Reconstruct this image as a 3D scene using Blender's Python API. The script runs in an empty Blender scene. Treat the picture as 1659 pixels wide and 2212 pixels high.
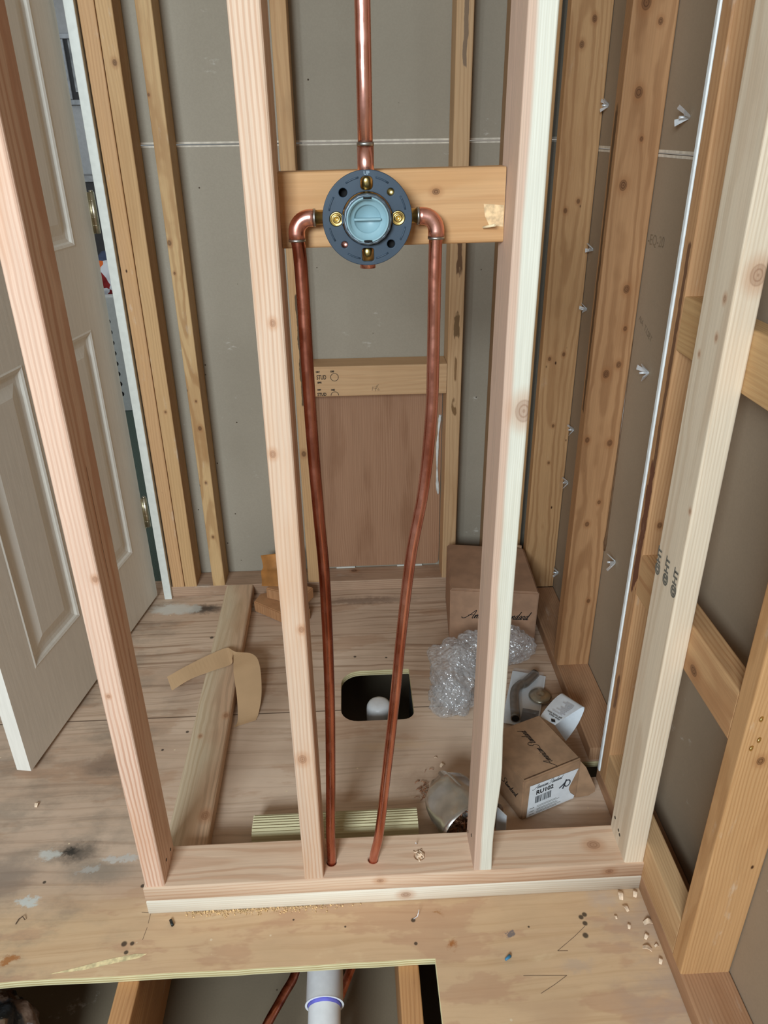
import bpy, bmesh, math, random
from mathutils import Vector, Matrix, noise
PI = math.pi
R2 = random.Random(7)
SC = bpy.context.scene
COL = SC.collection

# ------------------------------------------------------------------ camera
cam_d = bpy.data.cameras.new('camera'); cam = bpy.data.objects.new('camera', cam_d); COL.objects.link(cam)
SC.camera = cam
cr = Vector((0.99877038, -0.04806684, -0.01213705)); cu = Vector((0.03256265, 0.45145474, 0.89169966)); cf = Vector((0.03738185, 0.89099843, -0.45246481))
m = Matrix.Identity(4)
for i in range(3):
    m[i][0] = cr[i]; m[i][1] = cu[i]; m[i][2] = -cf[i]
m[0][3], m[1][3], m[2][3] = 0.4258, -0.9863, 1.3633
cam.matrix_world = m
cam_d.sensor_fit = 'VERTICAL'; cam_d.sensor_height = 36.0; cam_d.lens = 1634.26 / 2212 * 36.0
cam_d.clip_start = 0.02

# ------------------------------------------------------------------ light, exposure
W_ = bpy.data.worlds.new('daylight'); SC.world = W_; W_.use_nodes = True
bg = W_.node_tree.nodes['Background']; bg.inputs[0].default_value = (1.0, 0.91, 0.80, 1); bg.inputs[1].default_value = 0.27
def area(name, loc, target, sx, sy, power, color):
    l = bpy.data.lights.new(name, 'AREA'); l.shape = 'RECTANGLE'; l.size = sx; l.size_y = sy; l.energy = power; l.color = color
    o = bpy.data.objects.new(name, l); COL.objects.link(o); o.location = loc
    o.rotation_euler = (Vector(target) - Vector(loc)).to_track_quat('-Z', 'Y').to_euler()
    return o
area('window_daylight', (-0.60, -3.25, 2.15), (0.45, 0.3, 0.6), 1.2, 0.9, 150, (0.85, 0.98, 1.06))
area('hall_fill', (-1.6, 2.4, 2.2), (-0.9, 3.4, 0.5), 0.8, 0.8, 3, (0.9, 0.96, 1.0))  # fill lamp added to brighten the room beyond the door, no source seen
SC.view_settings.view_transform = 'Standard'; SC.view_settings.look = 'None'
SC.view_settings.gamma = 1.0; SC.view_settings.use_curve_mapping = False
SC.view_settings.exposure = 0.0
SC.cycles.use_denoising = True

# ------------------------------------------------------------------ measures (metres)
T, D4 = 0.038, 0.089
W = 0.9665; XA = 0.3036; XB = 0.6311; YB = 1.132; YD = 1.221; XD = W + D4
TOP = 2.36

# ------------------------------------------------------------------ material helpers
def lin(c):
    o = []
    for v in c[:3]:
        v = v / 255.0
        o.append(v / 12.92 if v <= 0.04045 else ((v + 0.055) / 1.055) ** 2.4)
    return (o[0], o[1], o[2], 1)
class NT:
    def __init__(s, name):
        s.m = bpy.data.materials.new(name); s.m.use_nodes = True; s.t = s.m.node_tree; s.n = s.t.nodes; s.l = s.t.links
        s.b = s.n['Principled BSDF']; s._tc = None
    def new(s, typ, **k):
        n = s.n.new(typ)
        for a, v in k.items(): setattr(n, a, v)
        return n
    def put(s, sock, v):
        if isinstance(v, bpy.types.NodeSocket): s.l.new(v, sock)
        else: sock.default_value = v
    def obj(s):
        if not s._tc: s._tc = s.new('ShaderNodeTexCoord').outputs['Object']
        return s._tc
    def vec(s, op, a, b):
        n = s.new('ShaderNodeVectorMath', operation=op); s.put(n.inputs[0], a)
        if op == 'SCALE': s.put(n.inputs['Scale'], b)
        elif b is not None: s.put(n.inputs[1], b)
        return n.outputs['Value'] if op in ('LENGTH', 'DISTANCE') else n.outputs[0]
    def math(s, op, a, b=0.0, clamp=False):
        n = s.new('ShaderNodeMath', operation=op, use_clamp=clamp); s.put(n.inputs[0], a); s.put(n.inputs[1], b); return n.outputs[0]
    def noise(s, v, scale=1, detail=3, rough=.5, col=False):
        n = s.new('ShaderNodeTexNoise'); s.put(n.inputs['Vector'], v); n.inputs['Scale'].default_value = scale
        n.inputs['Detail'].default_value = detail; n.inputs['Roughness'].default_value = rough
        return n.outputs['Color' if col else 'Fac']
    def map(s, v, scale=(1, 1, 1), loc=(0, 0, 0)):
        return s.vec('ADD', s.vec('MULTIPLY', v, scale), loc)
    def rng(s, v, a, b, c=0.0, d=1.0, smooth=True):
        n = s.new('ShaderNodeMapRange'); n.interpolation_type = 'SMOOTHSTEP' if smooth else 'LINEAR'
        s.put(n.inputs[0], v)
        for i, x in enumerate((a, b, c, d)): s.put(n.inputs[1 + i], x)
        return n.outputs[0]
    def mix(s, f, a, b, mode='MIX'):
        n = s.new('ShaderNodeMix', data_type='RGBA', blend_type=mode)
        s.put(n.inputs[0], f); s.put(n.inputs[6], a); s.put(n.inputs[7], b); return n.outputs[2]
    def bump(s, h, strength=.3, dist=.001):
        n = s.new('ShaderNodeBump'); n.inputs['Strength'].default_value = strength; n.inputs['Distance'].default_value = dist
        s.put(n.inputs['Height'], h); s.l.new(n.outputs[0], s.b.inputs['Normal'])
    def out(s, col, rough=.6, metal=0.0, spec=.3):
        s.put(s.b.inputs['Base Color'], col); s.put(s.b.inputs['Roughness'], rough); s.put(s.b.inputs['Metallic'], metal)
        s.b.inputs['Specular IOR Level'].default_value = spec
        return s.m

def plain(name, c, rough=.5, metal=0.0, spec=.4, var=.06, nscale=60, bump=0.0):
    t = NT(name); n = t.noise(t.obj(), nscale, 3)
    col = t.mix(t.rng(n, .3, .7), lin([max(0, x * (1 - var)) for x in c]), lin([min(255, x * (1 + var)) for x in c]))
    if bump: t.bump(n, bump, .001)
    return t.out(col, rough, metal, spec)

def soft(c, k=.16):
    return [v + (246 - v) * k for v in c]
def wood(name, c1, c2, ring=.0045, pith=(.03, -.03), seed=0, knots=(), rs=.55, heart=None, heart_c=(205, 150, 120),
         blotch=.35, blotch_c=None, dots=0.0, dirt=0.0, rough=.62, amp=.018, glue=(), smear=0.0, k=.16):
    t = NT(name); p = t.obj(); rr = random.Random(seed)
    aged = k < .1
    c1, c2 = soft(c1, k), soft(c2, k * .4); heart_c = soft(heart_c, .10)
    so = (rr.uniform(-9, 9), rr.uniform(-9, 9), rr.uniform(-9, 9))
    n1 = t.noise(t.map(p, (9, 9, 1.3), so), 1, 2, .5, True)
    off = t.vec('SCALE', t.vec('SUBTRACT', n1, (.5, .5, .5)), amp * 2)
    q = t.vec('SUBTRACT', t.vec('ADD', p, off), (pith[0], pith[1], 0))
    w = t.new('ShaderNodeTexWave', wave_type='RINGS', rings_direction='Z', wave_profile='SIN')
    t.put(w.inputs['Vector'], q); w.inputs['Scale'].default_value = .314 / ring
    w.inputs['Distortion'].default_value = 1.2; w.inputs['Detail'].default_value = 1.0; w.inputs['Detail Scale'].default_value = .35
    f = t.rng(w.outputs['Fac'], .35, .95)
    mod = t.rng(t.noise(t.map(p, (14, 14, 2.0), so[::-1]), 1, 2), .3, .7, .45, 1.0)
    f = t.math('MULTIPLY', t.math('MULTIPLY', f, mod), rs)
    col = t.mix(f, lin(c1), lin(c2))
    if heart is not None:
        sx = t.new('ShaderNodeSeparateXYZ'); t.put(sx.inputs[0], p)
        wob = t.math('MULTIPLY', t.math('SUBTRACT', t.noise(t.map(p, (2, 2, 5.0), so), 1, 3), .5), heart[3])
        h = t.rng(t.math('ADD', sx.outputs[heart[0]], wob), heart[1], heart[2])
        hc = t.mix(f, lin(heart_c), lin([x * .80 for x in heart_c]))
        col = t.mix(h, col, hc)
    fib = t.noise(t.map(p, (420, 420, 7), so), 1, 2)
    col = t.mix(t.rng(fib, .25, .75, 0.0, .16), col, lin([x * .66 for x in c2]))
    bl = t.noise(t.map(p, (16, 16, 3.2), so), 1, 4)
    bc = blotch_c or [c2[0] * .92, c2[1] * .86, c2[2] * .78]
    col = t.mix(t.rng(bl, .48, .72, 0, blotch), col, lin(bc))
    if dots:
        v = t.new('ShaderNodeTexVoronoi', feature='F1'); t.put(v.inputs['Vector'], t.map(p, (38, 38, 20), so)); v.inputs['Scale'].default_value = 1
        sc = t.new('ShaderNodeSeparateColor'); t.put(sc.inputs[0], v.outputs['Color'])
        k = t.math('MULTIPLY', t.rng(v.outputs['Distance'], .05, .13, 1, 0), t.math('GREATER_THAN', sc.outputs[0], 1 - dots))
        col = t.mix(k, col, lin((70, 42, 22)))
    for (kx, ky, kz, kr) in knots:
        d = t.vec('LENGTH', t.vec('MULTIPLY', t.vec('SUBTRACT', t.vec('ADD', p, t.vec('SCALE', t.vec('SUBTRACT', n1, (.5, .5, .5)), kr * .6)), (kx, ky, kz)), (1, 1, .75)), None)
        old = aged
        col = t.mix(t.rng(d, kr * .9, kr * 2.6, .45, 0), col, lin((150, 98, 58) if old else (186, 128, 86)))
        rg = t.math('MULTIPLY', t.rng(t.math('SINE', t.math('MULTIPLY', d, 6.283 / (kr * .42))), -.2, 1, .55, 1), t.rng(d, kr * .8, kr * 1.12, 1, 0))
        col = t.mix(t.math('MULTIPLY', rg, .85 if old else .55), col, lin((74, 42, 22) if old else (122, 74, 44)))
    for (gax, ga, gb, zz0, zz1, gc) in glue:      # a dried strip of glue or paint with ragged ends
        sx = t.new('ShaderNodeSeparateXYZ'); t.put(sx.inputs[0], p)
        wob = t.math('MULTIPLY', t.math('SUBTRACT', t.noise(t.map(p, (60, 60, 22), so), 1, 4), .5), (gb - ga) * .9)
        x = t.math('ADD', sx.outputs[gax], wob)
        k = t.math('MULTIPLY', t.rng(x, ga, ga + .0012), t.rng(x, gb - .0012, gb, 1, 0))
        zz = t.math('ADD', sx.outputs[2], t.math('MULTIPLY', wob, 6.0))
        k = t.math('MULTIPLY', k, t.math('MULTIPLY', t.rng(zz, zz0, zz0 + .01), t.rng(zz, zz1 - .01, zz1, 1, 0)))
        col = t.mix(k, col, lin(gc))
    if smear:
        sn = t.noise(t.map(p, (30, 30, 9), so[::-1]), 1, 5, .65)
        col = t.mix(t.rng(sn, .60, .74, 0, smear), col, lin((222, 214, 200)))
    if dirt:
        dn = t.noise(t.map(p, (11, 11, 5), so), 1, 5, .6)
        col = t.mix(t.rng(dn, .5, .75, 0, dirt), col, lin((104, 86, 66)))
    t.bump(t.math('ADD', f, t.math('MULTIPLY', fib, .6)), .25, .0006)
    return t.out(col, rough, 0, .25)

# ------------------------------------------------------------------ mesh helpers
def link(name, bm, mat, parent=None, smooth=False):
    me = bpy.data.meshes.new(name); bm.normal_update(); bm.to_mesh(me); bm.free()
    if mat: me.materials.append(mat)
    if smooth:
        for p in me.polygons: p.use_smooth = True
    o = bpy.data.objects.new(name, me); COL.objects.link(o)
    if parent: o.parent = parent
    return o
def tag(o, label=None, cat=None, group=None, kind=None):
    if label: o['label'] = label
    if cat: o['category'] = cat
    if group: o['group'] = group
    if kind: o['kind'] = kind
    return o
def empty(name, loc, label, cat, group=None, rot=(0, 0, 0)):
    o = bpy.data.objects.new(name, None); COL.objects.link(o); o.location = loc; o.rotation_euler = rot; o.empty_display_size = .05
    return tag(o, label, cat, group)
def struct(o): o['kind'] = 'structure'; return o
def box(bm, x0, x1, y0, y1, z0, z1, bev=0.0, seg=2):
    g = bmesh.ops.create_cube(bm, size=1.0)['verts']
    for v in g:
        v.co = Vector(((x0 + x1) / 2 + v.co.x * (x1 - x0), (y0 + y1) / 2 + v.co.y * (y1 - y0), (z0 + z1) / 2 + v.co.z * (z1 - z0)))
    if bev:
        es = {e for v in g for e in v.link_edges}
        bmesh.ops.bevel(bm, geom=list(es), offset=bev, segments=seg, affect='EDGES', profile=.5)
    return bm
def hexa(bm, pts):
    v = [bm.verts.new(p) for p in pts]
    for f in ((0, 3, 2, 1), (4, 5, 6, 7), (0, 1, 5, 4), (1, 2, 6, 5), (2, 3, 7, 6), (3, 0, 4, 7)):
        bm.faces.new([v[i] for i in f])
    return v
AX = {'z': Matrix(((1, 0, 0), (0, 1, 0), (0, 0, 1))), 'x': Matrix(((0, 0, 1), (1, 0, 0), (0, 1, 0))), 'y': Matrix(((0, 1, 0), (0, 0, 1), (1, 0, 0)))}
def board(name, mat, axis, x, y, z, label=None, cat=None, group=None, bev=.0032, parent=None, shape=None, nseg=1):
    """a length of lumber: grain along local z, origin at the middle of its low end"""
    cx, cy, cz = (sum(x) / 2, sum(y) / 2, sum(z) / 2); dx, dy, dz = x[1] - x[0], y[1] - y[0], z[1] - z[0]
    if axis == 'z': a, b, L, loc = dx, dy, dz, (cx, cy, z[0])
    elif axis == 'x': a, b, L, loc = dy, dz, dx, (x[0], cy, cz)
    else: a, b, L, loc = dz, dx, dy, (cx, y[0], cz)
    bm = bmesh.new(); r = bev
    prof = []
    for (sx, sy) in ((1, 1), (-1, 1), (-1, -1), (1, -1)):
        c = Vector((sx * (a / 2 - r), sy * (b / 2 - r)))
        a0 = {(1, 1): 0, (-1, 1): PI / 2, (-1, -1): PI, (1, -1): 1.5 * PI}[(sx, sy)]
        for k in range(4):
            an = a0 + k * PI / 6; prof.append((c.x + r * math.cos(an), c.y + r * math.sin(an)))
    rings = []
    for i in range(nseg + 1):
        zz = L * i / nseg
        ring = []
        for (px, py) in prof:
            if shape: px, py = shape(px, py, zz)
            ring.append(bm.verts.new((px, py, zz)))
        rings.append(ring)
    n = len(prof)
    for i in range(nseg):
        for j in range(n):
            bm.faces.new((rings[i][j], rings[i][(j + 1) % n], rings[i + 1][(j + 1) % n], rings[i + 1][j]))
    bm.faces.new(rings[0][::-1]); bm.faces.new(rings[-1])
    o = link(name, bm, mat, parent)
    o.location = loc; o.rotation_euler = AX[axis].to_euler()
    if label: tag(o, label, cat, group)
    return o
def catmull(pts, sub=6):
    P = [Vector(p) for p in pts]; out = []
    for i in range(len(P) - 1):
        p0 = P[max(i - 1, 0)]; p1 = P[i]; p2 = P[i + 1]; p3 = P[min(i + 2, len(P) - 1)]
        for k in range(sub):
            t = k / sub
            out.append(.5 * ((2 * p1) + (p2 - p0) * t + (2 * p0 - 5 * p1 + 4 * p2 - p3) * t * t + (3 * p1 - p0 - 3 * p2 + p3) * t ** 3))
    out.append(P[-1]); return out
def tube(bm, pts, r, seg=16, cap=True, wob=0.0):
    P = [Vector(p) for p in pts]; n = len(P); rad = r if isinstance(r, (list, tuple)) else [r] * n
    tan = [(P[min(i + 1, n - 1)] - P[max(i - 1, 0)]).normalized() for i in range(n)]
    up = Vector((0, 0, 1)) if abs(tan[0].z) < .9 else Vector((1, 0, 0))
    u = tan[0].cross(up).normalized(); rings = []
    for i in range(n):
        u = (u - tan[i] * u.dot(tan[i])).normalized(); v = tan[i].cross(u)
        rings.append([bm.verts.new(P[i] + (u * math.cos(2 * PI * k / seg) + v * math.sin(2 * PI * k / seg)) * rad[i]) for k in range(seg)])
    for i in range(n - 1):
        for k in range(seg):
            f = bm.faces.new((rings[i][k], rings[i][(k + 1) % seg], rings[i + 1][(k + 1) % seg], rings[i + 1][k])); f.smooth = True
    if cap: bm.faces.new(rings[0][::-1]); bm.faces.new(rings[-1])
    return bm
def lathe(bm, prof, seg=32, cap=False, M=None):
    rings = []
    for (r, z) in prof:
        rings.append([bm.verts.new((r * math.cos(2 * PI * k / seg), r * math.sin(2 * PI * k / seg), z)) for k in range(seg)])
    for i in range(len(rings) - 1):
        for k in range(seg):
            bm.faces.new((rings[i][k], rings[i][(k + 1) % seg], rings[i + 1][(k + 1) % seg], rings[i + 1][k])).smooth = True
    if cap: bm.faces.new(rings[0][::-1]); bm.faces.new(rings[-1])
    if M: bmesh.ops.transform(bm, matrix=M, verts=[v for rg in rings for v in rg])
    return bm
def curve_plate(loops, half, bevel=0.0):
    """flat plate with holes: first loop is the outline, the others are holes; returns a bmesh centred on local z=0"""
    cu_ = bpy.data.curves.new('outline', 'CURVE'); cu_.dimensions = '2D'; cu_.fill_mode = 'BOTH'; cu_.extrude = half - bevel; cu_.bevel_depth = bevel; cu_.bevel_resolution = 1
    for lp in loops:
        s = cu_.splines.new('POLY'); s.points.add(len(lp) - 1); s.use_cyclic_u = True
        for i, (x, y) in enumerate(lp): s.points[i].co = (x, y, 0, 1)
    return curve_mesh(cu_)
def curve_mesh(cu_):
    o = bpy.data.objects.new('outline', cu_); COL.objects.link(o)
    dg = bpy.context.evaluated_depsgraph_get(); me = bpy.data.meshes.new_from_object(o.evaluated_get(dg))
    bm = bmesh.new(); bm.from_mesh(me); bpy.data.meshes.remove(me)
    bpy.data.objects.remove(o); bpy.data.curves.remove(cu_)
    bmesh.ops.remove_doubles(bm, verts=bm.verts, dist=1e-6)
    return bm
def circ(cx, cy, r, n=28): return [(cx + r * math.cos(2 * PI * k / n), cy + r * math.sin(2 * PI * k / n)) for k in range(n)]
def text_bm(s, size, shear=0.0, align='LEFT', bold=0.0):
    c = bpy.data.curves.new('lettering', 'FONT'); c.body = s; c.size = size; c.shear = shear; c.align_x = align; c.offset = bold; c.resolution_u = 3
    return curve_mesh(c)
def lay(bm, O, U, V, lift=.0004):
    """move a flat drawing (x, y) onto the surface with origin O and axes U, V"""
    O, U, V = Vector(O), Vector(U).normalized(), Vector(V).normalized(); N = U.cross(V)
    for v in bm.verts: v.co = O + U * v.co.x + V * v.co.y + N * lift
    return bm
def rect2(bm, x0, y0, x1, y1):
    bm.faces.new([bm.verts.new(p + (0,)) for p in ((x0, y0), (x1, y0), (x1, y1), (x0, y1))])
def ribbon2(bm, pts, w):
    P = [Vector((p[0], p[1], 0)) for p in pts]; L, Rr = [], []
    for i in range(len(P)):
        d = (P[min(i + 1, len(P) - 1)] - P[max(i - 1, 0)])
        if d.length < 1e-9: d = Vector((1, 0, 0))
        d.normalize(); n = Vector((-d.y, d.x, 0)) * (w / 2)
        L.append(bm.verts.new(P[i] + n)); Rr.append(bm.verts.new(P[i] - n))
    for i in range(len(P) - 1): bm.faces.new((Rr[i], Rr[i + 1], L[i + 1], L[i]))
GLY = {
 'A': (1.55, [[(-1.1, .35), (-.9, .05), (-.3, .1), (.5, 1.0), (1.25, 2.1), (1.3, 1.2), (1.2, .15), (1.45, .0)], [(.1, .75), (.7, .85), (1.4, .8)]]),
 'm': (1.15, [[(0, .1), (.15, .9), (.18, 0)], [(.18, .3), (.45, .95), (.57, .7), (.52, 0)], [(.54, .3), (.8, .95), (.93, .7), (.88, .1), (1.15, .15)]]),
 'e': (.62, [[(0, .2), (.35, .5), (.42, .85), (.22, .95), (.06, .5), (.15, .05), (.4, .03), (.62, .2)]]),
 'r': (.58, [[(0, .1), (.12, .95), (.3, .82), (.42, .85), (.34, .2), (.45, .03), (.58, .15)]]),
 'i': (.36, [[(0, .1), (.16, .9), (.1, .15), (.22, .03), (.36, .15)], [(.24, 1.3), (.3, 1.42)]]),
 'c': (.5, [[(.45, .8), (.28, .97), (.08, .6), (.1, .12), (.28, .02), (.5, .2)]]),
 'a': (.72, [[(.5, .8), (.3, .97), (.08, .6), (.12, .08), (.3, .1), (.52, .9), (.48, .15), (.58, .03), (.72, .15)]]),
 'n': (.78, [[(0, .1), (.13, .92), (.17, 0)], [(.18, .3), (.45, .95), (.57, .7), (.5, .12), (.64, .03), (.78, .15)]]),
 'S': (1.2, [[(-.7, .25), (-.2, -.12), (.5, .25), (.55, .85), (.15, 1.35), (.3, 2.0), (.85, 2.15), (1.05, 1.8)]]),
 't': (.5, [[(0, .1), (.24, 1.8), (.16, .2), (.3, .03), (.5, .15)], [(-.12, 1.1), (.2, 1.18), (.6, 1.15)]]),
 'd': (.8, [[(.5, .8), (.3, .97), (.08, .6), (.12, .08), (.3, .1), (.5, .9), (.66, 2.0), (.5, .2), (.62, .03), (.8, .15)]]),
 ' ': (.75, [])}
def script_bm(s, xh, w=.13, shear=.42):
    bm = bmesh.new(); x = 0.0
    for ch in s:
        adv, st = GLY[ch]
        for k in st:
            pts = catmull([((px + x + shear * py) * xh, py * xh, 0) for px, py in k], 5)
            ribbon2(bm, pts, w * xh)
        x += adv
    wd = x * xh
    return bm, wd

# ------------------------------------------------------------------ materials
def drywall_mat(name, c, c2):
    t = NT(name); p = t.obj()
    col = t.mix(t.rng(t.noise(p, 2.2, 4), .3, .7), lin(c), lin(c2))
    col = t.mix(t.rng(t.noise(p, 260, 2), .3, .7, 0, .10), col, lin([x * .72 for x in c]))
    v = t.new('ShaderNodeTexVoronoi', feature='F1'); t.put(v.inputs['Vector'], p); v.inputs['Scale'].default_value = 26
    sc = t.new('ShaderNodeSeparateColor'); t.put(sc.inputs[0], v.outputs['Color'])
    k = t.math('MULTIPLY', t.rng(v.outputs['Distance'], .04, .075, 1, 0), t.math('GREATER_THAN', sc.outputs[0], .80))
    col = t.mix(k, col, lin((66, 52, 40)))
    s = t.noise(t.map(p, (16, 16, 34), (3, 1, 7)), 1, 6, .7)
    s2 = t.noise(p, 2.6, 2)
    k2 = t.math('MULTIPLY', t.rng(s, .62, .74, 0, .6), t.rng(s2, .47, .58))
    col = t.mix(k2, col, lin((214, 208, 198)))
    t.bump(t.noise(p, 200, 2), .08, .0005)
    return t.out(col, .85, 0, .15)
M_dry = drywall_mat('drywall paper', (168, 158, 142), (158, 148, 132))
M_dry2 = drywall_mat('drywall paper warm', (164, 145, 123), (154, 135, 113))
M_edge = plain('drywall edge', (214, 204, 188), .8)
M_white = plain('white paint', (216, 218, 210), .45, var=.02)
M_bead = plain('white edge bead', (226, 230, 230), .4, var=.03)
M_dark = plain('black gap', (16, 14, 13), .9)

OLD1, OLD2 = (206, 162, 116), (180, 132, 88)
mS1 = wood('stud fir pink', (228, 188, 160), (196, 140, 110), .0056, (-.10, .03), 1, [(.013, -.045, .689, .0042), (-.006, -.045, .465, .003)], rs=.75, amp=.010, blotch=.25, blotch_c=(206, 142, 92), glue=[(1, -.006, -.0035, .66, .86, (84, 50, 30)), (1, .014, .0160, .40, .52, (90, 54, 34)), (1, -.024, -.0222, .14, .19, (70, 40, 26))])
mS2 = wood('stud fir pink grained', (218, 184, 154), (192, 142, 108), .0064, (-.09, -.02), 2, [(.004, -.045, 1.065, .0040), (-.010, -.045, .883, .0045), (.012, -.045, .583, .0045), (-.003, -.045, .309, .0075)], rs=.6, amp=.012, blotch=.28, blotch_c=(204, 146, 96))
mS3 = wood('stud white sapwood', (220, 216, 198), (198, 190, 166), .0026, (-.10, .02), 3, [(.012, -.0435, .936, .0125)], rs=.35, heart=(0, -.002, -.0085, .010), heart_c=(208, 172, 148), blotch=.12, blotch_c=(214, 190, 150), amp=.006)
mS4 = wood('stud pale fir', (226, 204, 174), (200, 172, 140), .0055, (.10, -.02), 4, [(.008, -.045, 1.112, .011), (-.020, -.037, .767, .003), (-.020, -.018, 1.025, .0035), (-.020, .024, .991, .003), (-.020, -.021, 1.078, .004)], rs=.5, amp=.013, blotch=.18, blotch_c=(206, 170, 140))
mPL1 = wood('bottom plate white', (238, 226, 204), (214, 190, 160), .0055, (-.05, .02), 5, [(-.0445, .0, .50, .008)], rs=.4, blotch=.12)
mPL2 = wood('bottom plate pink', (226, 190, 156), (198, 150, 116), .0065, (.004, -.06), 6, [(-.044, .006, .45, .006), (.0, .02, .88, .010), (-.044, 0, .90, .007)], rs=.55, amp=.02, blotch=.25)
mK1 = wood('king stud old', OLD1, OLD2, .005, (.06, .03), 11, [], rs=.4, blotch=.3, blotch_c=(196, 148, 86), dots=.05, smear=.35, k=.02)
mK2 = wood('trimmer stud old', (204, 164, 116), (178, 136, 90), .005, (-.06, .02), 12, [(.006, -.0445, 1.472, .0055), (.002, -.0445, .598, .003)], rs=.4, blotch=.3, dots=.06, smear=.4, k=.02)
mB1 = wood('back stud old', (204, 168, 120), (168, 126, 82), .0042, (.002, .07), 13, [(-.015, -.0445, 1.404, .003), (-.013, -.0445, 1.063, .0055), (-.010, -.0445, .986, .003), (.003, -.0445, .628, .003), (.004, -.0445, .545, .0055), (.001, -.0445, .369, .0035), (.001, -.0445, .181, .004)], rs=.8, amp=.015, dots=.10, smear=.2, k=.02)
GL = (112, 82, 58)
mB2 = wood('back stud glued', (204, 162, 116), (178, 132, 88), .005, (.05, .04), 14, [(-.007, -.0445, .454, .007)], rs=.4, dots=.05, dirt=.25, glue=[(0, -.004, .012, .60, .93, (96, 76, 54))], k=.02)
mB4 = wood('back stud glue patches', (206, 168, 126), (180, 138, 98), .0045, (.05, .05), 15, [], rs=.55, dots=.04, glue=[(0, -.004, .012, .96, 1.13, GL), (0, -.006, .010, .78, .86, (120, 92, 62)), (0, -.006, .010, .56, .61, (132, 100, 66)), (0, -.002, .006, .66, .74, (138, 104, 70)), (0, -.004, .008, 1.45, 1.9, (136, 112, 90))], k=.02)
mB5 = wood('corner stud', (192, 152, 112), (160, 118, 80), .004, (.05, .05), 16, [], rs=.5, dots=.05, k=.02)
mB6 = wood('corner stud nailed', (196, 150, 102), (170, 124, 80), .004, (.05, .05), 17, [], rs=.35, dots=.16, smear=.3, k=.02)
mR1 = wood('side stud knotty', (196, 152, 106), (156, 110, 70), .0048, (-.01, .09), 18, [(.0075, -.019, 1.544, .006), (-.017, -.019, 1.493, .006), (.010, -.019, 1.154, .0045), (-.021, -.019, 1.132, .0050), (.011, -.019, .760, .0045), (-.028, -.019, .748, .0045), (0, -.019, .55, .004), (-.003, -.019, .434, .0035)], rs=.6, dots=.16, smear=.12, amp=.014, k=.02)
mR2 = wood('side stud knots', (182, 136, 94), (142, 98, 62), .0050, (-.006, .11), 19, [(-.018, -.019, 1.526, .0095), (.013, -.019, 1.497, .0050), (-.012, -.019, 1.381, .0080), (.005, -.019, 1.30, .004), (-.021, -.019, 1.216, .0080), (.0135, -.019, 1.009, .0070), (.022, -.019, .924, .0045), (.018, -.019, .843, .0060), (-.008, -.019, .822, .0075), (-.033, -.019, .663, .0055), (.021, -.019, .654, .0065), (.014, -.019, .498, .0045), (-.009, -.019, .438, .0055), (.020, -.019, .208, .005)], rs=.65, amp=.013, dots=.05, glue=[(1, -.004, .010, .72, 1.36, (104, 76, 50))], k=.02)
mR3 = wood('side stud glue run', (194, 148, 104), (164, 116, 76), .005, (.06, .03), 20, [(-.02, -.02, .66, .005)], rs=.45, dots=.06, smear=.2, glue=[(1, -.012, .001, .74, 1.16, (116, 82, 58)), (1, -.014, .009, .50, .78, (112, 72, 52)), (1, -.010, .004, .20, .30, (126, 90, 64))], k=.02)
mR4 = wood('side stud front', (196, 150, 102), (166, 118, 72), .0046, (.05, .01), 21, [(-.01, -.02, .50, .006)], rs=.55, dots=.06, smear=.25, k=.02)
mBK = wood('side blocking', (200, 158, 112), (166, 116, 76), .006, (.0, .09), 22, [(-.02, -.018, .13, .009)], rs=.65, amp=.02, dirt=.2, k=.02)
mBK2 = wood('side blocking pale', (204, 166, 122), (180, 138, 94), .005, (.05, .05), 23, [], rs=.5, dirt=.12, k=.02)
mBK3 = wood('side blocking cross cut', (204, 164, 114), (176, 130, 82), .005, (.04, .05), 24, [], rs=.5, k=.02)
mRP = wood('side plate dirty', (176, 134, 100), (146, 104, 74), .006, (.0, .08), 25, [], rs=.45, dirt=.35, smear=.22, k=.02)
mBP = wood('back plate dirty', (184, 152, 126), (150, 116, 92), .006, (.03, .08), 26, [(.02, .018, .60, .008)], rs=.5, dirt=.35, smear=.3, k=.02)
mVB = wood('valve backing block', (198, 154, 108), (176, 126, 80), .007, (.08, .03), 27, [(-.02, .018, .20, .004)], rs=.35, blotch=.3, blotch_c=(186, 134, 80), amp=.02, k=.02)
mSB = wood('stamped block', (206, 166, 124), (184, 140, 98), .007, (.05, .06), 28, [], rs=.35, amp=.02, k=.02)
mFB = wood('loose board', (212, 188, 152), (186, 154, 116), .006, (.09, .004), 29, [(.019, .030, .105, .009), (.02, -.02, .35, .004), (.02, .034, .42, .006)], rs=.5, heart=(1, -.030, .030, .12), heart_c=(212, 172, 136), amp=.022)
mSC = wood('scrap block', (190, 140, 98), (158, 110, 72), .005, (.04, .05), 30, [], rs=.4, dirt=.15, k=.02)
mJ = wood('joist', (196, 146, 98), (160, 108, 66), .005, (.03, .09), 31, [], rs=.5, dirt=.25, smear=.25, dots=.05, k=.02)
mTR = wood('green treated scrap', (198, 186, 140), (154, 140, 96), .004, (.03, .06), 32, [], rs=.4, blotch=.15)

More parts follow.
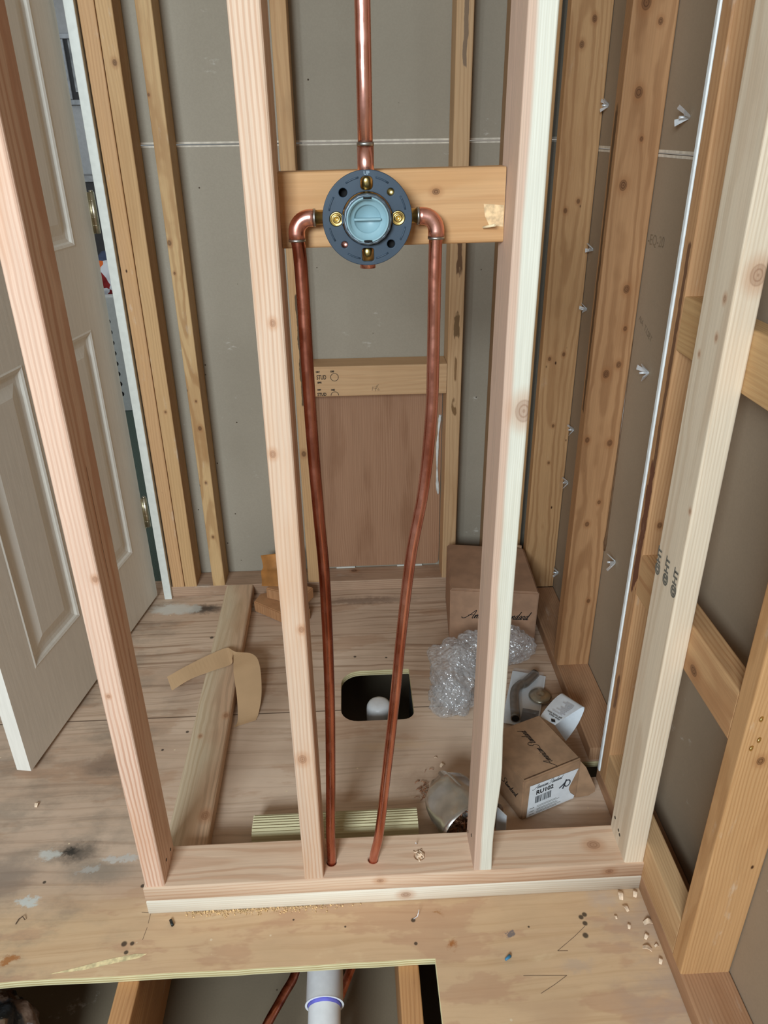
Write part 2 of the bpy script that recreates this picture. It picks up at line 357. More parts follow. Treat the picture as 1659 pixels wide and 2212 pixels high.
def floor_mat():
    t = NT('plywood subfloor'); p = t.obj()
    s = t.new('ShaderNodeSeparateXYZ'); t.put(s.inputs[0], p)
    wv = t.noise(t.map(p, (2.0, 5.0, 1)), 1, 3, .5, True)
    q = t.vec('ADD', p, t.vec('SCALE', t.vec('SUBTRACT', wv, (.5, .5, .5)), .075))
    g = t.noise(t.map(q, (2.2, 92, 1)), 1, 5, .6)
    g2 = t.noise(t.map(q, (3.5, 150, 1), (4, 2, 0)), 1, 3)
    big = t.noise(t.map(q, (1.6, 6.5, 1), (9, 1, 0)), 1, 4)
    col = t.mix(t.rng(big, .3, .7), lin((218, 192, 168)), lin((198, 170, 146)))
    far = t.rng(s.outputs[1], .50, .60)           # the second sheet, with the stronger grain
    gs = t.rng(far, 0, 1, .34, .72, False)
    col = t.mix(t.math('MULTIPLY', t.rng(g, .46, .70), gs), col, lin((138, 104, 78)))
    col = t.mix(t.rng(g2, .5, .8, 0, .25), col, lin((212, 178, 142)))
    front = t.rng(s.outputs[1], .10, -.03)
    tan = t.mix(t.rng(g, .42, .8), lin((214, 180, 140)), lin((198, 160, 120)))
    tan = t.mix(t.rng(t.noise(t.map(q, (5, 16, 1)), 1, 4), .52, .68, 0, .6), tan, lin((200, 164, 128)))
    pt = t.noise(t.map(q, (4.2, 10, 1), (1, 5, 0)), 1, 5, .6)
    tan = t.mix(t.rng(pt, .53, .58, 0, .55), tan, lin((190, 146, 114)))
    tan = t.mix(t.rng(pt, .40, .36, 0, .5), tan, lin((224, 196, 154)))
    col = t.mix(t.rng(t.noise(t.map(q, (3.4, 9, 1), (6, 2, 0)), 1, 5, .6), .54, .60, 0, .4), col, lin((176, 136, 106)))
    col = t.mix(t.math('MULTIPLY', front, .9), col, tan)
    # greyed, walked-on dirt
    d = t.noise(t.map(p, (5, 9, 1), (2, 7, 0)), 1, 6, .65)
    lft = t.rng(s.outputs[0], .02, -.16)
    col = t.mix(t.math('MULTIPLY', t.rng(d, .42, .66), t.rng(lft, 0, 1, .10, .55, False)), col, lin((132, 120, 106)))
    rgt = t.math('MULTIPLY', t.rng(s.outputs[0], .80, .92), t.rng(s.outputs[1], .05, -.02))
    col = t.mix(t.math('MULTIPLY', t.rng(d, .35, .62), t.math('MULTIPLY', rgt, .55)), col, lin((172, 152, 140)))
    wn = t.noise(p, 46, 5, .7, True)
    pw = t.vec('ADD', p, t.vec('SCALE', t.vec('SUBTRACT', wn, (.5, .5, .5)), .05))
    def spot(x, y, rx, ry, c, a, col, hard=.45):
        dd = t.vec('LENGTH', t.vec('MULTIPLY', t.vec('SUBTRACT', pw, (x, y, 0)), (1 / rx, 1 / ry, 0)), None)
        return t.mix(t.rng(dd, hard, 1.0, a, 0), col, lin(c))
    col = spot(-.19, .15, .085, .035, (58, 56, 52), .75, col, .1)
    col = spot(-.203, .150, .03, .014, (34, 34, 32), .8, col, .2)
    col = spot(-.13, .10, .11, .045, (120, 116, 106), .6, col, .1)
    col = spot(-.248, .148, .032, .018, (206, 206, 198), .8, col)
    col = spot(-.09, .128, .055, .009, (202, 200, 194), .7, col)
    col = spot(-.15, .105, .03, .010, (186, 184, 178), .6, col)
    col = spot(-.25, .04, .030, .012, (206, 210, 204), .85, col)
    col = spot(-.33, .09, .10, .09, (140, 124, 112), .5, col, .1)
    col = spot(-.20, .40, .10, .05, (112, 96, 84), .6, col, .1)
    col = spot(-.17, .50, .06, .03, (110, 94, 80), .5, col, .1)
    col = spot(-.07, 1.055, .10, .035, (48, 46, 44), .85, col, .2)
    col = spot(-.165, 1.06, .085, .040, (210, 206, 196), .9, col, .5)
    col = spot(-.10, 1.06, .03, .025, (206, 204, 196), .7, col, .5)
    col = spot(.45, 1.07, .25, .03, (110, 90, 76), .6, col, .1)
    col = spot(-.243, -.079, .020, .012, (166, 104, 50), .85, col)
    col = spot(.581, -.096, .013, .012, (164, 98, 40), .85, col, .2)
    col = spot(.56, -.03, .016, .008, (160, 108, 56), .6, col, .2)
    col = spot(.55, .30, .10, .06, (120, 84, 56), .4, col, .1)
    col = spot(.50, .42, .16, .02, (206, 172, 134), .4, col, .1)
    col = spot(.690, -.081, .010, .009, (112, 106, 108), .85, col, .6)
    col = spot(.89, -.02, .05, .03, (190, 172, 160), .5, col, .1)
    col = spot(.80, -.15, .05, .02, (186, 164, 146), .5, col, .1)
    for (x, y, r) in ((-.03, .061, .006), (-.233, .081, .005), (-.021, -.061, .006), (-.028, -.078, .006), (-.036, -.061, .008), (.511, -.044, .0065), (.512, -.091, .005),
                      (.843, -.051, .007), (.835, -.056, .007), (.839, -.069, .007), (.833, -.093, .008), (.28, -.03, .003), (.38, -.05, .003), (.10, .62, .005), (.02, .60, .006),
                      (-.02, .50, .006), (-.07, .44, .005), (.03, .30, .005), (.50, .77, .005), (.41, .78, .006), (-.02, .90, .008), (.70, .03, .003), (.73, -.07, .003)):
        dd = t.vec('LENGTH', t.vec('MULTIPLY', t.vec('SUBTRACT', p, (x, y, 0)), (1 / r, 1 / r, 0)), None)
        col = t.mix(t.rng(dd, .45, .9, .85, 0), col, lin((40, 34, 28)))
    sd = t.math('ABSOLUTE', t.math('SUBTRACT', s.outputs[1], .556))
    col = t.mix(t.rng(sd, .0012, .0024, .8, 0), col, lin((70, 50, 36)))
    f2 = t.new('ShaderNodeTexVoronoi', feature='F1'); t.put(f2.inputs['Vector'], p); f2.inputs['Scale'].default_value = 34
    sc = t.new('ShaderNodeSeparateColor'); t.put(sc.inputs[0], f2.outputs['Color'])
    fl = t.math('MULTIPLY', t.rng(f2.outputs['Distance'], .06, .10, 1, 0), t.math('GREATER_THAN', sc.outputs[1], .86))
    col = t.mix(fl, col, lin((222, 200, 168)))
    t.bump(t.math('ADD', g, t.math('MULTIPLY', d, .4)), .25, .001)
    return t.out(col, .62, 0, .28)
M_floor = floor_mat()
M_ply_edge = None

def copper_mat(name, c, c2, rough):
    t = NT(name); p = t.obj()
    n = t.noise(t.map(p, (60, 60, 9)), 1, 4)
    col = t.mix(t.rng(n, .35, .7), lin(c), lin(c2))
    rg = t.rng(t.noise(p, 45, 3), .3, .7, rough - .06, rough + .1)
    t.bump(t.noise(t.map(p, (90, 90, 26)), 1, 2), .10, .002)
    return t.out(col, rg, 1.0, .5)
M_cu = copper_mat('copper pipe', (222, 158, 140), (188, 114, 92), .24)
M_cu_dull = copper_mat('copper tarnished', (200, 130, 108), (144, 82, 64), .24)
M_cu_b = copper_mat('copper bright', (238, 180, 164), (222, 154, 138), .28)
M_solder = plain('solder', (176, 176, 172), .35, 1.0)
M_brass = plain('brass', (206, 180, 116), .32, 1.0, var=.1, nscale=40)
M_plate = plain('slate blue plastic', (50, 64, 78), .48, var=.05, nscale=30)
M_ring = plain('gunmetal ring', (96, 106, 114), .4, .6)
M_cap = plain('pale blue plastic', (136, 166, 174), .42, var=.02)
M_cap_in = M_cap
M_nickel = plain('nickel hinge', (200, 192, 170), .3, 1.0)
M_zinc = plain('zinc', (228, 232, 236), .35, .45)
M_card = plain('corrugated cardboard', (164, 128, 102), .75, var=.05, nscale=24)
M_card2 = plain('cardboard brown', (156, 124, 96), .78, var=.07, nscale=30)
M_ink = plain('black ink', (28, 24, 24), .8)
M_inkgrey = plain('grey ink', (110, 106, 96), .8)
M_label = plain('white label paper', (222, 226, 230), .6, var=.015)
M_pencil = plain('pencil', (112, 92, 74), .8)
M_faint = plain('faint print', (128, 110, 88), .85)
M_pvc = plain('white pvc', (226, 228, 230), .35, var=.015)
M_primer = plain('purple primer', (112, 112, 206), .4)
M_kraft = plain('kraft tape', (206, 170, 130), .55, var=.02, nscale=12)
M_kraft2 = plain('kraft tape wood', (180, 122, 66), .55, var=.12, nscale=20)
M_foil = plain('galvanised sheet', (206, 202, 196), .27, .95, var=.05, nscale=40)
M_steel = plain('chrome', (128, 126, 122), .3, .9)
M_saw = plain('sawdust', (214, 180, 132), .9, var=.2, nscale=300)
M_shave = plain('wood shaving', (226, 200, 172), .7, var=.12, nscale=80)
M_mud = plain('dried shavings', (150, 104, 76), .8, var=.2, nscale=90)
M_green = plain('green carpet', (82, 98, 90), .9, var=.08, nscale=200)
M_hallw = plain('hall wall paint', (176, 178, 180), .7, var=.02)
M_sub = drywall_mat('ceiling board below', (136, 122, 102), (118, 106, 88))
M_redply = wood('access panel', (160, 112, 78), (132, 88, 58), .007, (.4, .02), 41, [], rs=.35, blotch=.4, blotch_c=(120, 78, 50), amp=.03)
M_darkwood = plain('dark furniture', (44, 42, 42), .5)
M_basket = plain('white basket plastic', (186, 186, 182), .45, var=.02)
M_blue = plain('blue plastic', (60, 130, 170), .4)
M_door = None
def door_mat():
    t = NT('painted door'); p = t.obj()
    g = t.noise(t.map(p, (120, 120, 9)), 1, 4, .6)
    col = t.mix(t.rng(g, .3, .7), lin((236, 232, 222)), lin((228, 224, 214)))
    t.bump(g, .22, .0012)
    return t.out(col, .42, 0, .4)
M_door = door_mat()
def film_mat(name, alpha, tint, rough, bumps):
    t = NT(name)
    n = t.n; out = n['Material Output']
    tr = t.new('ShaderNodeBsdfTransparent'); tr.inputs[0].default_value = (1, 1, 1, 1)
    gl = t.new('ShaderNodeBsdfGlossy'); gl.inputs['Roughness'].default_value = rough; gl.inputs['Color'].default_value = (.95, .97, 1, 1)
    df = t.new('ShaderNodeBsdfDiffuse'); df.inputs['Color'].default_value = lin(tint)
    if bumps:
        v = t.new('ShaderNodeTexVoronoi', feature='SMOOTH_F1'); t.put(v.inputs['Vector'], t.obj()); v.inputs['Scale'].default_value = bumps
        b = t.new('ShaderNodeBump'); b.inputs['Strength'].default_value = .9; b.inputs['Distance'].default_value = .006
        t.l.new(v.outputs['Distance'], b.inputs['Height']); b.invert = True
        t.l.new(b.outputs[0], gl.inputs['Normal']); t.l.new(b.outputs[0], df.inputs['Normal'])
    m1 = t.new('ShaderNodeMixShader'); m1.inputs[0].default_value = .45; t.l.new(df.outputs[0], m1.inputs[1]); t.l.new(gl.outputs[0], m1.inputs[2])
    m2 = t.new('ShaderNodeMixShader'); m2.inputs[0].default_value = alpha; t.l.new(tr.outputs[0], m2.inputs[1]); t.l.new(m1.outputs[0], m2.inputs[2])
    t.l.new(m2.outputs[0], out.inputs['Surface']); n.remove(t.b)
    return t.m
M_bub = film_mat('bubble wrap film', .34, (226, 228, 230), .18, 130)
M_clear = film_mat('clear blister', .10, (235, 238, 240), .08, 0)

# ================================================================== SETTING
# plywood subfloor with its cut-outs
XL, YF = -1.6, -1.7
NX, NY = 0.546, -0.121
def wavy_edge():
    pts = []
    for i in range(41):
        x = NX + (XL - NX) * i / 40
        pts.append((x, NY + .0025 * noise.noise((x * 9, 3, 0))))
    return pts
outer = [(XL, 1.235), (XD, 1.235), (XD, YF), (NX + .004, YF)] + wavy_edge()
hole = []
hx0, hx1, hy0, hy1 = .370, .562, .512, .716
for (cx, cy, r, a0) in ((hx1, hy1, .004, 0), (hx0, hy1, .055, 90), (hx0, hy0, .045, 180), (hx1, hy0, .03, 270)):
    sx = -1 if cx > .4 else 1; sy = -1 if cy > .6 else 1
    for k in range(7):
        a = math.radians(a0 + 15 * k); hole.append((cx + sx * r + r * math.cos(a), cy + sy * r + r * math.sin(a)))
PIPE_H = ((.356, .036), (.438, .037))
gap = [(.938, .340), (.938, .290), (1.045, .290), (1.045, .340)]
bm = curve_plate([outer, hole, gap] + [circ(x, y, .0125, 20) for x, y in PIPE_H], .009, .0006)
bmesh.ops.translate(bm, verts=bm.verts, vec=(0, 0, -.009))
def edge_mat():
    t = NT('plywood cut edge'); p = t.obj(); s = t.new('ShaderNodeSeparateXYZ'); t.put(s.inputs[0], p)
    ply = t.rng(t.math('SINE', t.math('MULTIPLY', t.math('ADD', s.outputs[2], t.math('MULTIPLY', t.noise(p, 30, 3), .004)), 1000)), -.6, .6)
    col = t.mix(ply, lin((222, 212, 168)), lin((186, 168, 122)))
    return t.out(col, .75)
M_ply_edge = edge_mat()
fl = struct(link('floor', bm, M_floor)); fl.data.materials.append(M_ply_edge)
for f in fl.data.polygons:
    if abs(f.normal.z) < .5: f.material_index = 1
# pencil marks on the subfloor
bm = bmesh.new()
for pl in ([(.773, -.120), (.812, -.094), (.837, -.075)], [(.773, -.120), (.792, -.121)], [(.70, -.162), (.724, -.163), (.778, -.166)], [(.778, -.166), (.752, -.181), (.724, -.195)],
           [(-.018, .002), (0, 0)], [(0, 0), (0, -.022)], [(0, -.03), (-.003, -.055)]):
    ribbon2(bm, pl, .0008)
link('pencil_mark', lay(bm, (0, 0, 0), (1, 0, 0), (0, 1, 0), .0004), M_pencil, fl)
# torn veneer near the cut edge
bm = bmesh.new()
vs = [(-.16, -.112), (-.11, -.102), (-.06, -.090), (-.01, -.082), (.012, -.083), (.0, -.090), (-.05, -.099), (-.10, -.108)]
bm.faces.new([bm.verts.new((x, y, 0)) for x, y in vs][::-1])
link('torn_veneer', lay(bm, (0, 0, 0), (1, 0, 0), (0, 1, 0), .0005), plain('raw veneer', (226, 208, 160), .8, var=.12, nscale=90), fl)
# drywall: two sheets with paper edges and the joint between them
def sheets(name, mat, x0, x1, y0, y1, zj):
    o = None
    for z0, z1 in ((.012, zj - .0012), (zj + .0012, TOP)):
        bm = bmesh.new(); box(bm, x0, x1, y0, y1, z0, z1)
        if o is None: o = struct(link(name, bm, mat))
        else: link('upper_sheet', bm, mat, o)
    return o
wb = sheets('wall_back', M_dry, -.188, XD, YD, YD + .013, 1.331)
bm = bmesh.new(); box(bm, -.188, XD, YD - .0006, YD + .004, 1.3255, 1.3290); box(bm, -.188, XD, YD - .0006, YD + .004, 1.3330, 1.3375)
link('joint_edge', bm, M_edge, wb)
wr = sheets('wall_right', M_dry2, XD, XD + .013, YF, YD, 1.312)
bm = bmesh.new(); box(bm, XD - .0006, XD + .004, YF, YD, 1.3055, 1.3105); box(bm, XD - .0006, XD + .004, YF, YD, 1.3135, 1.3185)
link('joint_edge', bm, M_edge, wr)
def print_on(parent, s, size, O, U, V, mat=M_faint, name='printed_lettering', shear=0.0, bold=0.0):
    return link(name, lay(text_bm(s, size, shear, bold=bold), O, U, V), mat, parent)
print_on(wr, '-EQ-20', .030, (XD, .655, 1.14), (0, -1, 0.04), (0, .04, 1))
print_on(wr, 'AIA  T.I.SET', .018, (XD, .645, .985), (0, -1, -.35), (0, -.35, 1))
# rest of the wall around the doorway, ceiling and the room beyond
bm = bmesh.new(); box(bm, XL, -.99, YB - .012, YD + .013, 0, TOP); box(bm, -.99, -.188, YB, YD + .013, 2.08, TOP)
struct(link('wall_left', bm, M_hallw))
bm = bmesh.new(); box(bm, XL, XD + .013, YF, 3.70, 2.44, 2.47); struct(link('ceiling', bm, plain('ceiling paint', (222, 222, 218), .8, var=.01)))
bm = bmesh.new(); box(bm, XL, .2, 1.236, 3.70, -.02, .0); struct(link('floor', bm, M_green))
bm = bmesh.new(); box(bm, XL, .2, 3.60, 3.62, 0, 2.44); struct(link('wall_far', bm, M_hallw))
# ceiling board of the storey below, seen through the cut-outs
bm = bmesh.new(); box(bm, XL, XD + .09, YF, 1.3, -.255, -.242); struct(link('floor', bm, M_sub))
bm = bmesh.new(); box(bm, XL, XD + .09, 1.24, 1.26, -.242, -.02); box(bm, XD + .06, XD + .09, YF, 1.24, -.242, -.02); struct(link('wall_below', bm, plain('rim board', (120, 88, 58), .8)))

# door jamb strip and the open door
bm = bmesh.new(); box(bm, -.206, -.182, 1.119, 1.245, 0, 2.05, .0015); box(bm, -.218, -.206, 1.160, 1.20, 0, 2.05, .001)
jm = struct(link('trim_1', bm, M_white))
S0 = Vector((-.230, 1.130, .012)); DT = Vector((-.17476, -.98461, 0)); DN = Vector((.98461, -.17476, 0)); DL, DH, DTH = .765, 2.02, .036
bm = bmesh.new()
def dv(s, z, h): return bm.verts.new((s, h, z))
sl = [0, .108, .330, .436, .657, DL]; zl = [0, .218, .892, 1.098, 1.66, 1.76, 1.93, DH]
def quad(a, b, c, d): bm.faces.new((a, b, c, d))
for i in range(5):
    for j in range(7):
        s0, s1, z0, z1 = sl[i], sl[i + 1], zl[j], zl[j + 1]
        if i in (1, 3) and j in (1, 3, 5):
            prev = None
            for (ins, h) in ((0, 0), (.004, .0015), (.010, -.001), (.014, -.006), (.022, -.0085), (.032, -.0085), (.058, -.001)):
                ring = [dv(s0 + ins, z0 + ins, h), dv(s1 - ins, z0 + ins, h), dv(s1 - ins, z1 - ins, h), dv(s0 + ins, z1 - ins, h)]
                if prev:
                    for k in range(4): quad(prev[k], prev[(k + 1) % 4], ring[(k + 1) % 4], ring[k])
                prev = ring
            quad(*prev)
        else: quad(dv(s0, z0, 0), dv(s1, z0, 0), dv(s1, z1, 0), dv(s0, z1, 0))
bmesh.ops.remove_doubles(bm, verts=bm.verts, dist=1e-5)
c = [dv(0, 0, 0), dv(DL, 0, 0), dv(DL, DH, 0), dv(0, DH, 0)]; c2 = [dv(0, 0, -DTH), dv(DL, 0, -DTH), dv(DL, DH, -DTH), dv(0, DH, -DTH)]
for k in range(4): quad(c[(k + 1) % 4], c[k], c2[k], c2[(k + 1) % 4])
quad(c2[3], c2[2], c2[1], c2[0])
bmesh.ops.recalc_face_normals(bm, faces=bm.faces)
dr = struct(link('door_1', bm, M_door))
mm = Matrix.Identity(4)
for i in range(3): mm[i][0] = DT[i]; mm[i][1] = DN[i]; mm[i][2] = (0, 0, 1)[i]; mm[i][3] = S0[i]
dr.matrix_world = mm
for zc in (1.165, .297, 1.86):          # hinges: knuckle barrel, leaf, pin heads
    bm = bmesh.new()
    tube(bm, [(-.013, .004, zc - .05), (-.013, .004, zc + .05)], .0075, 16)
    for k in (-.03, -.01, .01, .03): tube(bm, [(-.013, .004, zc + k - .0006), (-.013, .004, zc + k + .0006)], .0079, 16)
    tube(bm, [(-.013, .004, zc + .05), (-.013, .004, zc + .054)], .005, 12)
    box(bm, -.011, .004, -.0015, .0015, zc - .05, zc + .05)
    h = link('hinge', bm, M_nickel, dr)

# ================================================================== FRAMING
# upper plate has drilled pipe holes
HOLES = ((.356, .036, .0125), (.438, .037, .0125), (.530, .040, .0125))
def plate_bm(holes):
    b = curve_plate([[(0, 0), (W - .002, 0), (W - .002, D4), (0, D4)]] + [circ(x, y, r, 22) for x, y, r in holes], T / 2, .0028)
    for v in b.verts: v.co = Vector((v.co.y - D4 / 2, v.co.z, v.co.x))
    return b
o = link('bottom_plate', plate_bm(HOLES[:2]), mPL1); o.location = (0, D4 / 2, T / 2); o.rotation_euler = AX['x'].to_euler()
tag(o, 'pale white lower plate of the stub wall, lying on the subfloor', 'plate')
bm = plate_bm(HOLES)
o = link('bottom_plate', bm, mPL2); o.location = (0, D4 / 2, T * 1.5); o.rotation_euler = AX['x'].to_euler()
tag(o, 'pinkish upper plate of the stub wall with holes drilled for pipes', 'plate')
print_on(o, 'A', .016, (-D4 / 2, .006, .858), (0, 0, 1), (0, 1, 0), M_pencil, 'pencil_mark')
# stub wall studs
SG = None
Z1 = 2 * T
s1 = board('wall_stud', mS1, 'z', (0, T), (0, D4), (Z1, TOP), 'pink-striped stud at the free left end of the stub wall', 'stud', bev=.0045)
s2 = board('wall_stud', mS2, 'z', (XA, XA + T), (0, D4), (Z1, TOP), 'pinkish stub wall stud just left of the copper pipes', 'stud', bev=.005)
def sh3(px, py, z):
    if px < 0 and py < 0:        # waney edge along the front left corner
        k = .0018 + .0022 * noise.noise((1.3, 0, z * 3.1))
        px += max(0, k); py += max(0, k * .6)
    g = math.exp(-((z - .22) / .10) ** 2)
    if px > 0: px += .0015 * noise.noise((0, 2.2, z * 4)) - .0030 * math.exp(-((z - .08) / .09) ** 2) + .0035 * math.exp(-((z - .25) / .07) ** 2) * (1 if py < 0 else .3)
    return px, py
s3 = board('wall_stud', mS3, 'z', (XB, XB + T), (0, D4), (Z1, TOP), 'creamy white stub wall stud with one big knot, right of the copper pipes', 'stud', bev=.003, shape=sh3, nseg=60)
s4 = board('wall_stud', mS4, 'z', (W - T, W), (0, D4), (Z1, TOP), 'pale stub wall stud against the right wall, stamped with letters', 'stud', bev=.0035)
for (yy, zz) in ((.082, .688), (.048, .688), (.014, .687)):
    bm = text_bm('@HT', .020, -.10, bold=.0008)
    for v in bm.verts: v.co.x *= 1.12
    link('grade_stamp', lay(bm, (-T / 2, yy - D4 / 2 - .008, zz - Z1), (0, 0, 1), (0, 1, 0)), M_inkgrey, s4)
def nail_heads(parent, pts, axis, r=.0032):
    for q in pts:
        bm = bmesh.new(); d = Vector(axis); tube(bm, [Vector(q) - d * .001, Vector(q) + d * .0006], r, 10); link('nail_head', bm, M_nail, parent)
M_nail = plain('sunk nail', (58, 50, 36), .5, .4)
nail_heads(s1, [(T / 2, -.010, .030), (T / 2, .022, .020)], (1, 0, 0))
nail_heads(s3, [(-T / 2, -.006, .052), (-T / 2, .030, .020)], (-1, 0, 0)); nail_heads(s4, [(-T / 2, .028, .042), (-T / 2, -.004, .030), (-T / 2, .004, .034)], (-1, 0, 0))
# valve backing block
vb = board('valve_blocking', mVB, 'x', (XA + T, XB), (.056, .094), (1.224, 1.3155), 'short wide block nailed between studs behind the shower valve', 'blocking', bev=.004)
vb.rotation_euler.rotate_axis('X', 0.0); vb.rotation_euler = (AX['x'] @ Matrix.Rotation(-.010, 3, 'X')).to_euler()
bm = bmesh.new(); hexa(bm, [(-.022, -.0195, .258), (-.005, -.0195, .256), (-.005, -.0195, .285), (-.026, -.0195, .287), (-.020, -.0188, .262), (-.008, -.0188, .262), (-.008, -.0188, .283), (-.022, -.0188, .284)][:8])
bmesh.ops.recalc_face_normals(bm, faces=bm.faces)
bm3 = bmesh.new(); bm3.faces.new([bm3.verts.new((a, b, 0)) for a, b in ((.2885, .0), (.262, .0025), (.264, -.012), (.270, -.024), (.2885, -.026))])
link('torn_wood', lay(bm3, (-.019, 0, 0), (0, 0, 1), (0, 1, 0), .0004), plain('torn wood', (216, 184, 142), .85, var=.12, nscale=110), vb)
bm2 = bmesh.new(); tube(bm2, [(-.036, -.022, .275), (-.022, -.026, .262)], .0018, 6)
link('splinter', bm2, plain('splinter', (226, 206, 168), .8), vb); bm.free()
# back wall framing
bp = board('bottom_plate', mBP, 'x', (-.186, XD - .002), (YB, YD - .001), (0, T), 'paint-spattered old plate along the back wall floor', 'plate')
ZB = T
def bstud(x0, x1, mat, label, y=(YB, YD - .001)):
    return board('wall_stud', mat, 'z', (x0, x1), y, (ZB, TOP), label, 'stud')
bstud(-.178, -.1395, mK1, 'yellow-tan old stud right beside the white door jamb')
bstud(-.138, -.099, mK2, 'knotted old stud second from the door jamb, tight against its neighbour')
bstud(-.047, -.008, mB1, 'lone old back-wall stud with bold arched grain, third from the door jamb')
bstud(.263, .302, mB2, 'old glue-stained back-wall stud left of the brown access panel')
bstud(.7025, .745, mB4, 'old back-wall stud with brown glue patches, right of the access panel')
bstud(.838, .878, mB5, 'old back-wall stud in the dark gap behind the white-faced stud')
bstud(.928, .955, mB6, 'narrow yellow back-wall stud in the right corner with nail holes', (YB - .0, YD - .001))
sb = board('cross_blocking', mSB, 'x', (.3025, .7015), (YB, YD - .001), (.669, .758), 'ink-stamped block above the brown access panel in the back wall', 'blocking')
U, V = (0, 0, 1), (0, 1, 0)
def onblk(o, s, size, x, z, mat=M_ink, bold=.0003, name='grade_stamp', shear=0.0): print_on(o, s, size, (-D4 / 2, z - .7135, x - .3025), U, V, mat, name, shear, bold)
def stamp(txt, size, x, z, sx, bold=.0003):
    bm = text_bm(txt, size, bold=bold)
    for v in bm.verts: v.co.x *= sx
    link('grade_stamp', lay(bm, (-D4 / 2, z - .7135, x - .3025), U, V), M_ink, sb)
stamp('STUD', .0185, .326, .7215, .60); stamp('DRY', .0062, .325, .7415, .9, .0004); stamp('OSS', .0070, .366, .7415, .9, .0004); stamp('SPFS', .0072, .328, .7095, .85, .0004)
stamp('STUD', .0130, .326, .6725, .80); stamp('DRY', .0058, .327, .6885, .9, .0004); stamp('OSS', .0070, .366, .6870, .9, .0004)
bm = bmesh.new()
for pl in ([(.0, .0), (.0015, .012)], [(.006, .013), (.005, .006), (.011, .0065)], [(.0115, .014), (.009, -.002)], [(.013, .011), (.0145, .017)], [(.011, .004), (.019, .019)], [(.017, .0045), (.0185, .006), (.0165, .001), (.022, .0025)]):
    ribbon2(bm, catmull([(a, b, 0) for a, b in pl], 4), .0008)
link('pencil_mark', lay(bm, (-D4 / 2, .684 - .7135, .485 - .3025), U, V), M_pencil, sb)
bm = bmesh.new(); ribbon2(bm, [(math.cos(2 * PI * k / 24) * .0112, math.sin(2 * PI * k / 24) * .0112) for k in range(25)], .0014)
link('grade_stamp', lay(bm, (-D4 / 2, .7270 - .7135, .3775 - .3025), U, V), M_ink, sb)
bm = bmesh.new(); ribbon2(bm, [(math.cos(PI * k / 12) * .0112, math.sin(PI * k / 12) * .0112) for k in range(13)], .0014)
link('grade_stamp', lay(bm, (-D4 / 2, .6725 - .7135, .3765 - .3025), U, V), M_ink, sb)
# access panel
bm = bmesh.new(); 
pp = []
for (cx, cy, r, a0) in ((.700 - .014, .046 + .014, .014, 270), (.700 - .003, .664, .003, 0), (.3035, .664, .001, 90), (.3035, .046, .001, 180)):
    for k in range(5):
        a = math.radians(a0 + 22.5 * k); pp.append((cx + r * math.cos(a), cy + r * math.sin(a)))
bm = curve_plate([pp], .003, .0004)
for v in bm.verts: v.co = Vector((v.co.x - .5, -v.co.z, v.co.y - .046))
ap = tag(link('access_panel', bm, M_redply), 'reddish-brown plywood access panel set low in the back wall', 'panel'); ap.location = (.5, YD - .0045, .046)
for x0, x1 in ((.355, .418), (.560, .645)):
    bm = bmesh.new(); box(bm, x0 - .5, x1 - .5, -.006, .0, -.0065, -.0015, .0006); link('white_strip', bm, M_white, ap)  # two white strips along the lower edge of the panel
bm = bmesh.new()
lf = [(.0, .24), (.004, .30), (.012, .36), (.010, .42), (.006, .36), (.010, .30)]
pts = catmull([(.694 - .5, 0, .26), (.690 - .5, 0, .31), (.688 - .5, 0, .40), (.690 - .5, 0, .47), (.695 - .5, 0, .53)], 6)
rr = random.Random(5)
tube(bm, [(p.x, -.006, p.z) for p in pts], [.002 + .004 * abs(math.sin(i * .35)) * rr.uniform(.5, 1) for i in range(len(pts))], 8)
link('caulk_bead', bm, plain('white caulk', (214, 216, 212), .6), ap)
# right wall framing
ZR = T
board('bottom_plate', mRP, 'y', (W, XD - .001), (.345, 1.050), (0, T), 'dirty reddish right-wall plate beside the cartons in the far corner', 'plate')
board('bottom_plate', mRP, 'y', (W, XD - .001), (YF, .285), (0, T), 'right-wall plate running to the front, under the block on edge', 'plate')
board('wall_stud', mR1, 'z', (.956, XD - .001), (1.056, 1.094), (ZR, TOP), 'knotty right-wall stud in the far corner, farthest back', 'stud')
r2 = board('wall_stud', mR2, 'z', (W, XD - .001), (.658, .698), (ZR, TOP), 'warm brown right-wall stud with dark knots, second from the corner', 'stud')
r3 = board('wall_stud', mR3, 'z', (W, XD - .001), (.232, .270), (ZR, TOP), 'right-wall stud with a brown glue run and white edge bead', 'stud')
r4 = board('wall_stud', mR4, 'z', (W, XD - .001), (-.198, -.160), (ZR, TOP), 'golden right-wall stud nearest the viewer with gold screws', 'stud')
bm = bmesh.new(); box(bm, -D4 / 2 - .0015, -D4 / 2 + .014, .0195, .0305, .0, TOP - ZR, .002); link('edge_bead', bm, M_bead, r3)
